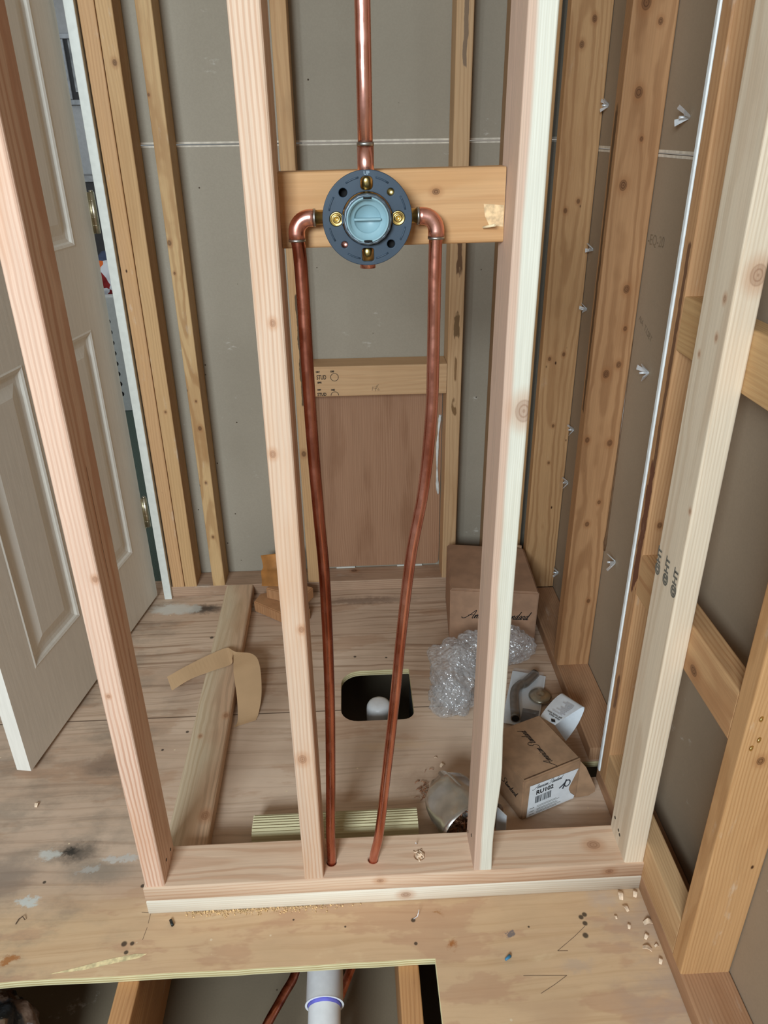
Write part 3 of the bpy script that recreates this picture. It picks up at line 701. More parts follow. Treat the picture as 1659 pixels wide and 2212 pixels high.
# glue drip on the second side stud
bm = bmesh.new(); tube(bm, [(D4 / 2 - .001, -.017, .90), (D4 / 2, -.0205, .60), (D4 / 2, -.022, .42), (D4 / 2, -.0225, .385), (D4 / 2, -.021, .36)], [.002, .003, .0035, .0065, .003], 10); link('glue_drip', bm, plain('brown glue', (104, 78, 56), .3), r2)
for (xx, zz) in ((-.027, .581), (-.022, .542), (-.030, .527)):
    bm = bmesh.new(); tube(bm, [(xx, -.0195, zz), (xx + .001, -.021, zz)], .0045, 10); tube(bm, [(xx, -.021, zz), (xx, -.0215, zz)], .0018, 6); link('gold_screw', bm, M_brass, r4)
board('cross_blocking', mBK2, 'y', (W, W + T), (-.160, .232), (T, T + D4), 'low block on edge resting on the right-wall plate', 'blocking')
board('cross_blocking', mBK, 'y', (W, W + T), (-.160, .232), (.546, .635), 'middle block at knee height between right-wall studs', 'blocking')
board('cross_blocking', mBK3, 'y', (W, W + T), (-.160, .232), (1.027, 1.116), 'upper block between right-wall studs at the right picture edge', 'blocking')
# drywall screw anchors poking through the right wall board
lab = {0: 'silver anchor tip highest in the bay by the corner stud', 1: 'silver anchor tip above the joint between second and third right-wall studs', 2: 'silver anchor tip second down in the corner bay',
       3: 'silver anchor tip third down in the corner bay', 4: 'silver anchor tip at mid height between second and third right-wall studs', 5: 'silver anchor tip fourth down in the corner bay',
       6: 'silver anchor tip fifth down in the corner bay', 7: 'silver anchor tip lowest between second and third right-wall studs', 8: 'silver anchor tip lowest in the corner bay near the floor'}
for i, (yy, zz) in enumerate(((1.02, 1.405), (.536, 1.374), (1.02, 1.078), (1.02, .928), (.549, .894), (1.02, .588), (1.02, .422), (.579, .411), (1.02, .112))):
    bm = bmesh.new(); k = 1.6 if i in (1, 4, 7) else 1.25
    for a in (0, 1, 2, 3):
        an = PI / 4 + a * PI / 2 + .3 * i
        d = Vector((0, math.cos(an), math.sin(an))); e = Vector((0, -d.z, d.y))
        if a == 2: continue
        p0 = Vector((0, 0, 0)); tip = Vector((-.012, 0, 0)) * k + d * .012 * k
        hexa(bm, [p0 + e * .002, p0 - e * .002, p0 - e * .002 + d * .004, p0 + e * .002 + d * .004, tip + e * .004 * k, tip - e * .004 * k, tip - e * .003 * k + d * .002, tip + e * .003 * k + d * .002])
    tube(bm, [(.002, 0, 0), (-.012 * k, 0, 0)], .0025, 8)
    bmesh.ops.recalc_face_normals(bm, faces=bm.faces)
    o = tag(link('drywall_anchor', bm, M_zinc), lab[i], 'anchor', 'anchors in the right wall board'); o.location = (XD - .0005, yy, zz)

# floor joists
board('floor_joist', mJ, 'y', (-.035, .004), (YF, 1.2), (-.242, -.0185), 'brown floor joist under the cut-out, left of the white pipe', 'joist')
board('floor_joist', mJ, 'y', (.477, .515), (YF, .30), (-.242, -.0185), 'brown floor joist under the cut-out, right of the white pipe', 'joist')
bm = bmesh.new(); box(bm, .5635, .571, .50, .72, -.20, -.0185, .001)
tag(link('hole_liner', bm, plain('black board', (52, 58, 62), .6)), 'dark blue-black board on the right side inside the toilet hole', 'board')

# ================================================================== PLUMBING
PR = .0088
YP = .036
def pipe_obj(name, label, pts, mat=M_cu, r=PR, sub=8):
    bm = bmesh.new(); tube(bm, catmull(pts, sub), r, 20)
    return tag(link(name, bm, mat), label, 'pipe')
rz = pipe_obj('copper_pipe', 'straight copper riser going up from the top of the shower valve', [(.452, YP, 1.318), (.452, YP, 1.6), (.451, YP, 2.3)], M_cu_b, .0092, 2)
bm = bmesh.new(); tube(bm, [(.452, YP, 1.302), (.452, YP, 1.345)], .0102, 20); link('pipe_coupling', bm, M_cu_b, rz)
bm = bmesh.new(); tube(bm, [(.452, YP, 1.3445), (.452, YP, 1.3485)], .0106, 20); link('solder_ring', bm, M_solder, rz)
lp = pipe_obj('copper_pipe', 'left copper supply pipe curving down to the hole beside the stud',
    [(.363, YP, 1.240), (.3655, YP, 1.19), (.3665, YP - .002, 1.0), (.370, YP - .003, .85), (.3735, YP - .002, .72), (.371, YP, .50), (.364, YP, .30), (.3575, YP, .157), (.356, YP, .076), (.352, YP, -.012), (.330, YP - .006, -.034), (.296, YP - .028, -.056), (.281, -.067, -.098), (.257, -.113, -.105), (.225, -.175, -.11), (.19, -.28, -.12)], M_cu_dull)
rp = pipe_obj('copper_pipe', 'right copper supply pipe slanting down to the middle hole',
    [(.540, YP, 1.240), (.5395, YP, 1.187), (.5395, YP, 1.08), (.538, YP, .995), (.528, YP - .001, .88), (.510, YP - .001, .767), (.495, YP, .62), (.484, YP, .491), (.468, YP, .32), (.451, YP, .150), (.4385, YP, .076), (.432, YP - .004, -.02), (.41, YP - .03, -.12), (.375, -.06, -.16), (.33, -.16, -.175), (.27, -.32, -.18)], M_cu)
def elbow(parent, xa, xp, mat):
    s = 1 if xp > xa else -1
    bm = bmesh.new(); R = .018
    pts = [(xa, YP, 1.2635), (xp - s * R, YP, 1.2635)]
    for k in range(1, 9):
        a = PI / 2 * k / 8; pts.append((xp - s * R + s * R * math.sin(a), YP, 1.2635 - R + R * math.cos(a)))
    pts.append((xp, YP, 1.237)); rad = [.0105] + [.0105] * (len(pts) - 1)
    tube(bm, pts, rad, 20); link('elbow', bm, M_cu_b, parent)
    for a, b in (((xa - s * .0015, YP, 1.2635), (xa + s * .0015, YP, 1.2635)), ((xp, YP, 1.2385), (xp, YP, 1.2355))):
        bm = bmesh.new(); tube(bm, [a, b], .0109, 20); link('solder_ring', bm, M_solder, parent)
elbow(lp, .386, .3625, M_cu_b); elbow(rp, .517, .5405, M_cu_b)
# shower valve: local z points towards the viewer
vv = empty('shower_valve', (.452, .012, 1.264), 'round slate-blue shower valve plate with pale blue cap and brass fittings', 'valve', rot=(PI / 2, 0, 0))
def rrect(cx, cy, w, h, r):
    out = []
    for (sx, sy, a0) in ((1, 1, 0), (-1, 1, 90), (-1, -1, 180), (1, -1, 270)):
        for k in range(5):
            a = math.radians(a0 + 22.5 * k); out.append((cx + sx * (w / 2 - r) + r * math.cos(a), cy + sy * (h / 2 - r) + r * math.sin(a)))
    return out
bm = curve_plate([circ(0, 0, .0545, 72), circ(0, 0, .0318, 48), rrect(0, .0402, .0165, .0172, .006), rrect(0, -.0425, .0165, .0175, .004), circ(.038, 0, .0095, 24), circ(-.038, 0, .0095, 24),
                  circ(.029, .030, .0052, 16), circ(-.029, .030, .006, 16), circ(.029, -.030, .0058, 16), circ(-.029, -.030, .0050, 16)], .0035, .0008)
mp = link('mounting_plate', bm, M_plate, vv)
for a in (22, 67, 112, 158, 202, 248, 292, 338):
    bm = bmesh.new(); tube(bm, [(.0478 * math.cos(math.radians(a + d)), .0478 * math.sin(math.radians(a + d)), .0034) for d in (-10, -5, 0, 5, 10)], .0011, 8); link('raised_rib', bm, M_plate, mp)
link('embossed_lettering', lay(text_bm('UP', .0058, 0, 'CENTER', .0003), (0, .0497, .0035), (1, 0, 0), (0, 1, 0), .0003), plain('embossed plastic', (120, 136, 148), .45), mp)
bm = bmesh.new(); lathe(bm, [(.0, -.044), (.026, -.044), (.029, -.040), (.029, .002), (.0, .002)], 32)
tube(bm, [(-.066, 0, YP * -1 + .012), (.066, 0, -YP + .012)], .0088, 18); tube(bm, [(0, -.054, -.024), (0, .054, -.024)], .0092, 18)
tube(bm, [(0, .033, -.012), (0, .052, -.016)], .0078, 14); tube(bm, [(0, -.033, -.012), (0, -.052, -.016)], .0078, 14)
link('brass_body', bm, M_brass, vv)
bm = bmesh.new(); tube(bm, [(0, -.050, -.024), (0, -.0625, -.024)], .0100, 18); link('stub_outlet', bm, M_cu_b, vv)
for hx, hy, mt in ((-.029, .030, M_dark), (.029, -.030, M_dark), (.029, .030, M_brass), (-.029, -.030, M_cu_b)):  # cups behind the corner holes; the two black ones stand in for shade
    bm = bmesh.new(); lathe(bm, [(0, -.010), (.0058, -.010), (.0066, -.0042)], 18); o = link('hole_backing', bm, mt, vv); o.location = (hx, hy, 0)
for s in (-1, 1):
    bm = bmesh.new(); lathe(bm, [(0, .000), (.0024, .000), (.0026, .004), (.0046, .004), (.0050, .0015), (.0066, .0015), (.0070, .003), (.0088, .002), (.0090, -.018)], 24); o = link('stop_screw', bm, M_brass, vv); o.location = (s * .038, 0, 0)
bm = bmesh.new(); oc = 16
lathe(bm, [(.0250, .004), (.0300, .004), (.0300, .014), (.0290, .016), (.0262, .016), (.0258, .010)], oc); link('retaining_ring', bm, M_ring, vv)
bm = bmesh.new(); lathe(bm, [(.0262, .012), (.0260, .0185), (.0250, .0195), (.0238, .0185), (.0222, .0095), (.0172, .0090), (.0160, .0075), (.0155, .0045), (.0, .0040)], 48); cp = link('valve_cap', bm, M_cap, vv)
bm = bmesh.new(); box(bm, -.0165, .0165, -.0014, .0014, .004, .0135, .0008); link('grip_tab', bm, M_cap, cp)
for s in (-1, 1):
    bm = bmesh.new(); box(bm, -.005, .005, s * .0246 - .0012, s * .0246 + .0012, .0165, .0200); link('cap_notch', bm, M_dark, cp)

# drain parts under the floor
bm = bmesh.new(); tube(bm, catmull([(.3375, .0, -.2415), (.3375, .0, -.135), (.3375, -.012, -.100), (.3375, -.045, -.0895), (.3375, -.12, -.097), (.3375, -.25, -.110), (.3375, -.40, -.125)], 6), .0302, 32)
pv = tag(link('drain_pipe', bm, M_pvc), 'white plastic drain pipe running towards the viewer below the floor cut-out', 'pipe')
bm = bmesh.new(); a, b = Vector((.3375, -.04, -.089)), Vector((.3375, -.137, -.0987)); d = (b - a).normalized()
tube(bm, [a, b - d * .004, b], [.0345, .0348, .0365], 32, cap=False); tube(bm, [b, b + d * .0001], [.0365, .0325], 32, cap=False); tube(bm, [b, a], [.0325, .0310], 32, cap=False); cp2 = link('pipe_coupling', bm, M_pvc, pv)
bm = bmesh.new(); tube(bm, [b - d * .012, b + d * .003], .0308, 32, cap=False); tube(bm, [b + d * .003, b + d * .006], [.0308, .0303], 32, cap=False); link('primer_band', bm, M_primer, pv)
bm = bmesh.new(); lathe(bm, [(.034, -.20), (.034, -.012), (.033, -.004), (.029, .004), (.022, .0085), (.012, .0105), (0, .011)], 32)
o = tag(link('capped_drain', bm, M_pvc), 'white domed cap on a drain pipe inside the toilet hole', 'pipe'); o.location = (.472, .618, -.041)

# ================================================================== LOOSE THINGS
fb = board('loose_board', mFB, 'y', (0, D4), (.0895, YB - .003), (0, T), 'pale two-by-four lying flat on the subfloor from the stub wall to the back', 'board', bev=.007)
fb.rotation_euler = (Matrix.Rotation(.010, 3, 'Z') @ AX['y']).to_euler(); fb.location.x += .006; fb.location.y = .092
def strip3(bm, left, right, th=.0006):
    a = [bm.verts.new(p) for p in left]; b = [bm.verts.new(p) for p in right]
    for i in range(len(a) - 1): bm.faces.new((a[i], b[i], b[i + 1], a[i + 1]))
    return bm
bm = bmesh.new()
L = catmull([(-.105, .685, .030), (-.055, .715, .042), (.0, .752, .048), (.045, .776, .052), (.062, .758, .060), (.080, .742, .062), (.125, .728, .064), (.1485, .690, .058), (.160, .61, .030), (.156, .555, .006), (.150, .530, .002)], 6)
Rr = catmull([(-.082, .632, .026), (-.035, .660, .040), (.02, .690, .0415), (.066, .712, .043), (.070, .722, .056), (.072, .735, .0575), (.078, .690, .058), (.083, .655, .054), (.098, .585, .030), (.104, .530, .006), (.098, .508, .002)], 6)
strip3(bm, L, Rr)
o = tag(link('kraft_tape', bm, M_kraft), 'curled strip of brown paper tape lying over the loose board', 'tape')
o.modifiers.new('thickness', 'SOLIDIFY').thickness = .0006
# scrap blocks behind the second stud
def scrap(pts, h, z, mat, label, name='wood_scrap', bev=.003):
    bm = bmesh.new(); n = len(pts)
    lo = [bm.verts.new((x, y, z)) for x, y in pts]; hi = [bm.verts.new((x, y, z + h)) for x, y in pts]
    bm.faces.new(lo[::-1]); bm.faces.new(hi)
    for i in range(n): bm.faces.new((lo[i], lo[(i + 1) % n], hi[(i + 1) % n], hi[i]))
    bmesh.ops.recalc_face_normals(bm, faces=bm.faces)
    bmesh.ops.bevel(bm, geom=bm.edges[:], offset=bev, segments=2, affect='EDGES')
    return tag(link(name, bm, mat), label, 'scrap wood')
scrap([(.095, 1.030), (.245, .915), (.275, .980), (.160, 1.085), (.112, 1.075)], .038, .0005, mSC, 'brown block end with clipped corners on the floor behind the second stud')
o = scrap([(.135, 1.045), (.255, .985), (.285, 1.04), (.165, 1.105)], .038, .039, mSC, 'short wood block stacked crookedly on the clipped block behind the second stud')
bm = bmesh.new()
L = catmull([(.118, 1.125, .150), (.125, 1.105, .120), (.118, 1.098, .105), (.122, 1.07, .090), (.122, 1.055, .079)], 5)
Rr = catmull([(.24, 1.12, .165), (.24, 1.10, .128), (.235, 1.085, .110), (.24, 1.055, .088), (.24, 1.04, .079)], 5)
strip3(bm, L, Rr); o = tag(link('kraft_tape', bm, M_kraft2, smooth=True), 'crumpled torn piece of shiny brown tape on top of the stacked scrap', 'tape')
o.modifiers.new('thickness', 'SOLIDIFY').thickness = .0008
# ribbed green-treated piece
bm = bmesh.new(); prof = []
yc, hw, H = .158, .037, .052
top = []
for k in range(61):
    t = k / 60; x = -hw + 2 * hw * t
    e = 1 - abs(2 * t - 1) ** 3.2
    z = .016 + (H - .016) * max(0, e) ** .5 + (.0022 * math.sin(t * PI * 2 * 11))
    top.append((yc + x, z))
prof = [(yc - hw, .0005)] + top + [(yc + hw, .0005)]
ends = []
for x in (.186, .5365):
    ends.append([bm.verts.new((x, y, z)) for y, z in prof])
n = len(prof)
for i in range(n): bm.faces.new((ends[0][i], ends[0][(i + 1) % n], ends[1][(i + 1) % n], ends[1][i]))
bm.faces.new(ends[0][::-1]); bm.faces.new(ends[1]); bmesh.ops.recalc_face_normals(bm, faces=bm.faces)
M3 = Matrix(((0, 0, 1), (1, 0, 0), (0, 1, 0)))
for v in bm.verts: v.co = Vector((v.co.y - yc, v.co.z, v.co.x - .186))
o = tag(link('grooved_post_scrap', bm, mTR), 'greenish ribbed length of treated post lying behind the stub wall plate', 'scrap wood'); o.location = (.186, yc, 0); o.rotation_euler = M3.to_euler()
# cut sheet-metal roll
UZ0 = Vector((0, 0, 1))
bm = bmesh.new(); rr = random.Random(3)
N, K = 40, 10; rows = []
ax0, ax1 = Vector((.592, .236, .064)), Vector((.655, .128, .044))
for j in range(K + 1):
    t = j / K; c = ax0.lerp(ax1, t); row = []
    for i in range(N + 1):
        a = math.radians(-75 + 335 * i / N)
        r = (.040 + .022 * t) * (.55 + .45 * min(1, t * 5)) + .010 * (i / N) * t + .007 * noise.noise((i * .22, j * .33, 1.7)) + .0012 * noise.noise((i * .7, j * .8, 4))
        p = c + Vector((.88, .47, 0)) * (r * 1.15 * math.cos(a)) + UZ0 * (r * .98 * math.sin(a))
        p.z = max(p.z, .001); p.y = max(p.y, .094); row.append(bm.verts.new(p))
    rows.append(row)
for j in range(K):
    for i in range(N): bm.faces.new((rows[j][i], rows[j + 1][i], rows[j + 1][i + 1], rows[j][i + 1])).smooth = True
lo, hi = [], []
for k in range(9):          # a tongue of metal curled up along the top
    an = PI * k / 8 * .9; q = Vector((.016 * (1 - math.cos(an)) , -.010 * (1 - math.cos(an)), .017 * math.sin(an)))
    lo.append(bm.verts.new(Vector((.588, .232, .094)) + q)); hi.append(bm.verts.new(Vector((.630, .172, .088)) + q))
for k in range(8): bm.faces.new((lo[k], hi[k], hi[k + 1], lo[k + 1]))
o = tag(link('sheet_metal_roll', bm, M_foil), 'bent roll of cut silver sheet metal on the floor behind the white stud', 'metal scrap')
o.modifiers.new('thickness', 'SOLIDIFY').thickness = .0008
# pile of shavings inside it
bm = bmesh.new(); rr = random.Random(9)
for i in range(70):
    c = Vector((rr.uniform(.61, .66), rr.uniform(.13, .20), .004 + rr.uniform(0, .03)))
    a = rr.uniform(0, 6.28); d = Vector((math.cos(a), math.sin(a), rr.uniform(-.3, .3))) * rr.uniform(.005, .012)
    tube(bm, [c - d, c + Vector((0, 0, .004)), c + d], rr.uniform(.001, .0025), 5)
tag(link('wood_shavings', bm, M_mud), 'brown wood shavings heaped inside the sheet metal roll', 'shavings', kind='stuff')
bm = bmesh.new()
for i in range(60):
    c = Vector((.572 + rr.gauss(0, .012), .262 + rr.gauss(0, .022), .002 + rr.uniform(0, .005)))
    a = rr.uniform(0, 6.28); d = Vector((math.cos(a), math.sin(a), rr.uniform(-.1, .3))) * rr.uniform(.003, .008)
    tube(bm, [c - d, c + Vector((0, 0, .003)), c + d], rr.uniform(.0005, .0012), 5)
tag(link('wood_shavings', bm, M_mud), 'thin curled shavings strewn on the floor beside the sheet metal roll', 'shavings', kind='stuff')
bm = bmesh.new(); hexa(bm, [(.706, .150, .0005), (.722, .128, .0005), (.724, .130, .0005), (.708, .153, .0005), (.708, .160, .062), (.724, .140, .058), (.7255, .1415, .058), (.7095, .162, .062)])
bmesh.ops.recalc_face_normals(bm, faces=bm.faces)
tag(link('paper_slip', bm, M_label), 'small white paper slip standing between white stud and small box', 'paper')

# large carton
bm = bmesh.new(); fz, bz = .192, .196
b1 = [Vector((.690, .822, 0)), Vector((.934, .792, 0)), Vector((.944, 1.040, 0)), Vector((.708, 1.070, 0))]
t1 = [Vector((.687, .820, fz)), Vector((.936, .790, fz - .004)), Vector((.945, 1.038, bz - .004)), Vector((.708, 1.072, bz))]
hexa(bm, b1 + t1); bmesh.ops.bevel(bm, geom=bm.edges[:], offset=.003, segments=2, affect='EDGES')
bx = tag(link('cardboard_box', bm, M_card), 'large brown carton with black script on its front, in the back right corner', 'box')
e1 = (b1[1] - b1[0]).normalized()
bm, wd = script_bm('American Standard', .0088, .17); k = .176 / wd
for v in bm.verts: v.co *= k
link('printed_lettering', lay(bm, b1[0] + e1 * .046 + Vector((0, 0, .096)), e1, (0, 0, 1), .0014), M_ink, bx)
bm = bmesh.new(); hexa(bm, [t1[0] + Vector((.004, .002, .0005)), t1[1] + Vector((-.004, .002, .0005)), t1[2] + Vector((-.006, -.004, .0005)), t1[3] + Vector((.006, -.004, .0005))] + [p + Vector((0, 0, .0035)) for p in (t1[0] + Vector((.004, .002, 0)), t1[1] + Vector((-.004, .002, 0)), t1[2] + Vector((-.006, -.004, 0)), t1[3] + Vector((.006, -.004, 0)))])
bmesh.ops.bevel(bm, geom=bm.edges[:], offset=.001, segments=1, affect='EDGES'); link('lid_flap', bm, M_card, bx)
bm = bmesh.new(); q0, q1 = t1[3] + Vector((.15, -.008, .004)), t1[2] + Vector((-.01, -.008, .006))
hexa(bm, [q0, q1, q1 + Vector((0, .004, 0)), q0 + Vector((0, .004, 0)), q0 + Vector((0, 0, .008)), q1 + Vector((0, 0, .008)), q1 + Vector((0, .004, .008)), q0 + Vector((0, .004, .008))]); link('tuck_flap', bm, M_card2, bx)

# small carton with product label
A = Vector((.767, .176, 0)); E1 = Vector((.14, .058, 0)).normalized(); E2 = Vector((-E1.y, E1.x, 0)); UZ = Vector((0, 0, 1))
def b2(u, v, z): return A + E1 * u + E2 * v + UZ * z
bm = bmesh.new(); WU, WV, HH = .150, .157, .118
hexa(bm, [b2(0, 0, .0005), b2(WU, 0, .0005), b2(WU, WV, .0005), b2(0, WV, .0005), b2(-.002, 0, HH), b2(WU, 0, HH), b2(WU, WV, HH), b2(-.002, WV, HH)])
bmesh.ops.bevel(bm, geom=bm.edges[:], offset=.003, segments=2, affect='EDGES')
sb2 = tag(link('cardboard_box', bm, M_card2), 'small brown carton with a torn white product label, on the floor by the right wall', 'box')
bm = bmesh.new()
fl_pts = [(WU - .002, .112), (WU + .012, .092), (WU + .038, .030), (WU + .040, .014), (WU + .026, .003), (WU - .002, .001)]
def bf(u, z, off): return b2(u, -off - max(0, u - WU) * .35, z)
fr = [bm.verts.new(bf(u, z, .0008)) for u, z in fl_pts]; bk = [bm.verts.new(bf(u, z, -.0016)) for u, z in fl_pts]
bm.faces.new(fr); bm.faces.new(bk[::-1]); n = len(fr)
for i in range(n): bm.faces.new((fr[i], bk[i], bk[(i + 1) % n], fr[(i + 1) % n]))
bmesh.ops.recalc_face_normals(bm, faces=bm.faces); link('side_flap', bm, M_card2, sb2)
bm = bmesh.new(); box(bm, 0, WU - .004, 0, .0016, 0, .0012)
for v in bm.verts: v.co = b2(v.co.x + .002, v.co.y + .004, v.co.z + HH)
link('lid_seam', bm, M_dark if False else plain('seam shadow gap', (84, 60, 40), .9), sb2)
lab_pts = [(.0125, .004), (.0145, .0985), (.1440, .0935), (.1240, .047), (.1235, .039), (.1300, .025), (.1420, .012), (.1405, .0035)]
bm = bmesh.new(); bm.faces.new([bm.verts.new((x, y, 0)) for x, y in lab_pts][::-1])
FO, FU, FV = b2(0, 0, 0), E1, UZ
lb = link('product_label', lay(bm, FO, FU, FV, .0016), M_label, sb2)
bm, wd = script_bm('American Standard', .006, .17); k = .072 / wd
for v in bm.verts: v.co = Vector((v.co.x * k + .027, v.co.y * k + .0835, 0))
link('printed_lettering', lay(bm, FO, FU, FV, .002), M_ink, lb)
bm = text_bm('RU102', .0165, 0, bold=.0006)
for v in bm.verts: v.co.x += .032; v.co.y += .0660
link('printed_lettering', lay(bm, FO, FU, FV, .002), M_ink, lb)
bm = bmesh.new(); rr = random.Random(12); x = .032
while x < .074:
    w = rr.choice((.0007, .0007, .0013, .002)); rect2(bm, x, .040, x + w, .0605); x += w + rr.choice((.0007, .0011, .0016))
link('barcode', lay(bm, FO, FU, FV, .002), M_ink, lb)
bm = bmesh.new()
for z0 in (.029, .0255, .020, .0165, .0115, .008): rect2(bm, .038, z0, .038 + rr.uniform(.05, .075), z0 + .0011)
for z0 in (.0275, .018, .0095): rect2(bm, .019, z0, .031, z0 + .0016)
link('printed_lines', lay(bm, FO, FU, FV, .002), M_inkgrey, lb)
bm = bmesh.new()
for pl, w in (([(.095, .056), (.103, .061), (.109, .066)], .0042), ([(.105, .050), (.109, .062), (.113, .075)], .0045)): ribbon2(bm, pl, w)
ribbon2(bm, [(.1165 + .0075 * math.cos(k * PI / 10), .062 + .009 * math.sin(k * PI / 10)) for k in range(21)], .0032)
link('printed_drawing', lay(bm, FO, FU, FV, .002), plain('printed drawing grey', (70, 72, 78), .7), lb)
# script on lid and left side
bm, wd = script_bm('American Standard', .006, .15); k = .115 / wd
for v in bm.verts: v.co *= k
link('printed_lettering', lay(bm, b2(.088, .012, HH), E2, -E1, .0005), M_ink, sb2)
bm, wd = script_bm('American Standard', .006, .15); k = .115 / wd
for v in bm.verts: v.co *= k
link('printed_lettering', lay(bm, b2(-.0012, .138, .050), -E2, UZ, .0006), M_ink, sb2)

# bubble wrap
bm = bmesh.new()
def blob(c, s, amp, seed, sub=5):
    g = bmesh.ops.create_icosphere(bm, subdivisions=sub, radius=1.0)['verts']
    for v in g:
        d = v.co.normalized()
        f = 1 + amp * noise.fractal(d * 1.7 + Vector((seed, 0, 0)), 1.0, 2.0, 4) + amp * .5 * abs(noise.noise(d * 5 + Vector((0, seed, 0))))
        dist = noise.voronoi(Vector((d.x * s[0], d.y * s[1], d.z * s[2])) * 95)[0][0]
        f += .045 * max(0, .55 - dist)
        p = Vector((d.x * s[0], d.y * s[1], d.z * s[2])) * f + Vector(c)
        p.z = max(p.z, .0015); v.co = p
blob((.672, .615, .062), (.066, .100, .068), .24, 3.1)
blob((.840, .722, .062), (.070, .042, .060), .24, 8.4)
blob((.750, .690, .060), (.07, .055, .066), .22, 5.2)
blob((.66, .55, .028), (.055, .06, .03), .30, 1.7, 4)
for f in bm.faces: f.smooth = True
tag(link('bubble_wrap', bm, M_bub), 'crumpled heap of clear bubble wrap on the floor in front of the large carton', 'wrap')
# blister card with a shower arm and flange
bcard = empty('shower_arm_pack', (.868, .575, .004), 'white blister card holding a chrome shower arm and round flange', 'package', rot=(0, 0, -.33))
M0 = Matrix.Rotation(-.33, 4, 'Z')
def loc2(x, y): return ((x - .868) * math.cos(.33) - (y - .575) * math.sin(.33), (x - .868) * math.sin(.33) + (y - .575) * math.cos(.33))
bm = bmesh.new(); box(bm, -.052, .040, -.118, .095, 0, .002, .0005); link('backing_card', bm, M_label, bcard)
bm = bmesh.new(); box(bm, -.008, .008, .079, .085, .0021, .0026); link('hang_slot', bm, M_darkwood, bcard)
bm = bmesh.new(); box(bm, -.006, .036, -.115, -.052, .0021, .0028, .0002); link('printed_panel', bm, plain('grey print', (110, 114, 122), .6), bcard)
a0 = loc2(.905, .648); a1 = loc2(.855, .607); a2 = loc2(.835, .570); a3 = loc2(.815, .475)
pts = catmull([(a0[0], a0[1], .016), (a1[0] + .012, a1[1] + .008, .016), (a1[0], a1[1] - .004, .016), (a2[0] - .003, a2[1], .016), (a3[0], a3[1], .016)], 8)
bm = bmesh.new(); tube(bm, pts, .0125, 20); ar = link('shower_arm', bm, M_steel, bcard)
bm = bmesh.new(); d = (pts[-1] - pts[-2]).normalized(); tube(bm, [pts[-1] - d * .001, pts[-1] + d * .0008], .0095, 18); link('arm_bore', bm, M_dark, ar)
fc = loc2(.900, .567)
bm = bmesh.new(); lathe(bm, [(.030, .002), (.0305, .005), (.027, .009), (.016, .011), (.0135, .0115), (.010, .0135), (.006, .010), (0, .010)], 36); o = link('flange', bm, plain('brushed nickel', (176, 172, 156), .3, .9), bcard); o.location = (fc[0], fc[1], .002)
bm = bmesh.new(); box(bm, -.048, .036, -.100, .072, .0024, .0345, .006, 3); link('clear_blister', bm, M_clear, bcard)
# till receipt curled over
bm = bmesh.new()
L = catmull([(.845, .368, .118), (.872, .412, .112), (.905, .462, .098), (.915, .478, .102)], 6)
Rr = catmull([(.888, .342, .120), (.915, .378, .121), (.946, .420, .116), (.955, .432, .116)], 6)
L = [(.852, .392, .1), (.880, .428, .1), (.905, .455, .1), (.925, .470, .1)]; Rr = [(.879, .357, .103), (.910, .378, .106), (.940, .398, .107), (.963, .414, .104)]
L = catmull(L + [(.933, .470, .090), (.920, .450, .072), (.892, .415, .058)], 6); Rr = catmull(Rr + [(.9665, .418, .086), (.945, .392, .066), (.908, .352, .056)], 6)
strip3(bm, L, Rr)
for f in bm.faces: f.smooth = True
rc = tag(link('receipt', bm, M_label), 'curled white till receipt leaning behind the small carton', 'receipt')
rO = Vector(L[0]).lerp(Vector(L[18]), 0.98); rU = (Vector(L[0]) - Vector(Rr[0])); 
U_ = (Vector((.852, .392, .1)) - Vector((.879, .357, .103))).normalized(); V_ = (Vector((.852, .392, .1)) - Vector((.925, .470, .1))).normalized()
V_ = (V_ - U_ * V_.dot(U_)).normalized()
RO = Vector((.879, .357, .103))
def rput(bm, du, dv, lift=.0022):
    for v in bm.verts: v.co.x += du; v.co.y += dv
    return lay(bm, RO, U_, V_, lift)
link('printed_lettering', rput(text_bm('How doers\nget more done', .0068, 0, bold=.0002), .001, -.020, .0042), M_ink, rc)
bm = bmesh.new(); bm.faces.new([bm.verts.new(p + (0,)) for p in ((.012, -.001), (.019, -.009), (.010, -.012), (.003, -.005))]); link('printed_emblem', lay(bm, RO, U_, V_, .0030), M_ink, rc)
bm = bmesh.new(); rr = random.Random(2)
for i in range(9):
    y0 = -.034 - i * .0058; x0 = rr.uniform(.001, .006); rect2(bm, x0, y0, x0 + rr.uniform(.014, .030), y0 + .0018)
link('printed_lines', lay(bm, RO, U_, V_, .0060), plain('pale print', (176, 176, 184), .7), rc)

# black wrapped bundle in the floor cavity
bm = bmesh.new()
g = bmesh.ops.create_icosphere(bm, subdivisions=5, radius=1.0)['verts']
for v in g:
    d = v.co.normalized(); f = 1 + .16 * noise.fractal(d * 2.6, 1, 2, 4) + .12 * abs(noise.noise(d * 6)); v.co = Vector((d.x * .125 * f - .300, d.y * .14 * f - .215, max(-.241, d.z * .11 * f - .125)))
def bag_mat():
    t = NT('black wrap'); p = t.obj(); n = t.noise(p, 14, 4); n2 = t.noise(p, 38, 3)
    col = t.mix(t.rng(n, .5, .58), lin((52, 56, 62)), lin((122, 100, 86))); col = t.mix(t.rng(n2, .62, .7), col, lin((176, 176, 178)))  # pale grey patches put the plastic's reflections into the colour
    t.bump(n2, .5, .01); return t.out(col, .22, 0, .6)
for f in bm.faces: f.smooth = True
tag(link('wrapped_bundle', bm, bag_mat()), 'shiny black plastic-wrapped bundle in the floor cavity at bottom left', 'bundle')

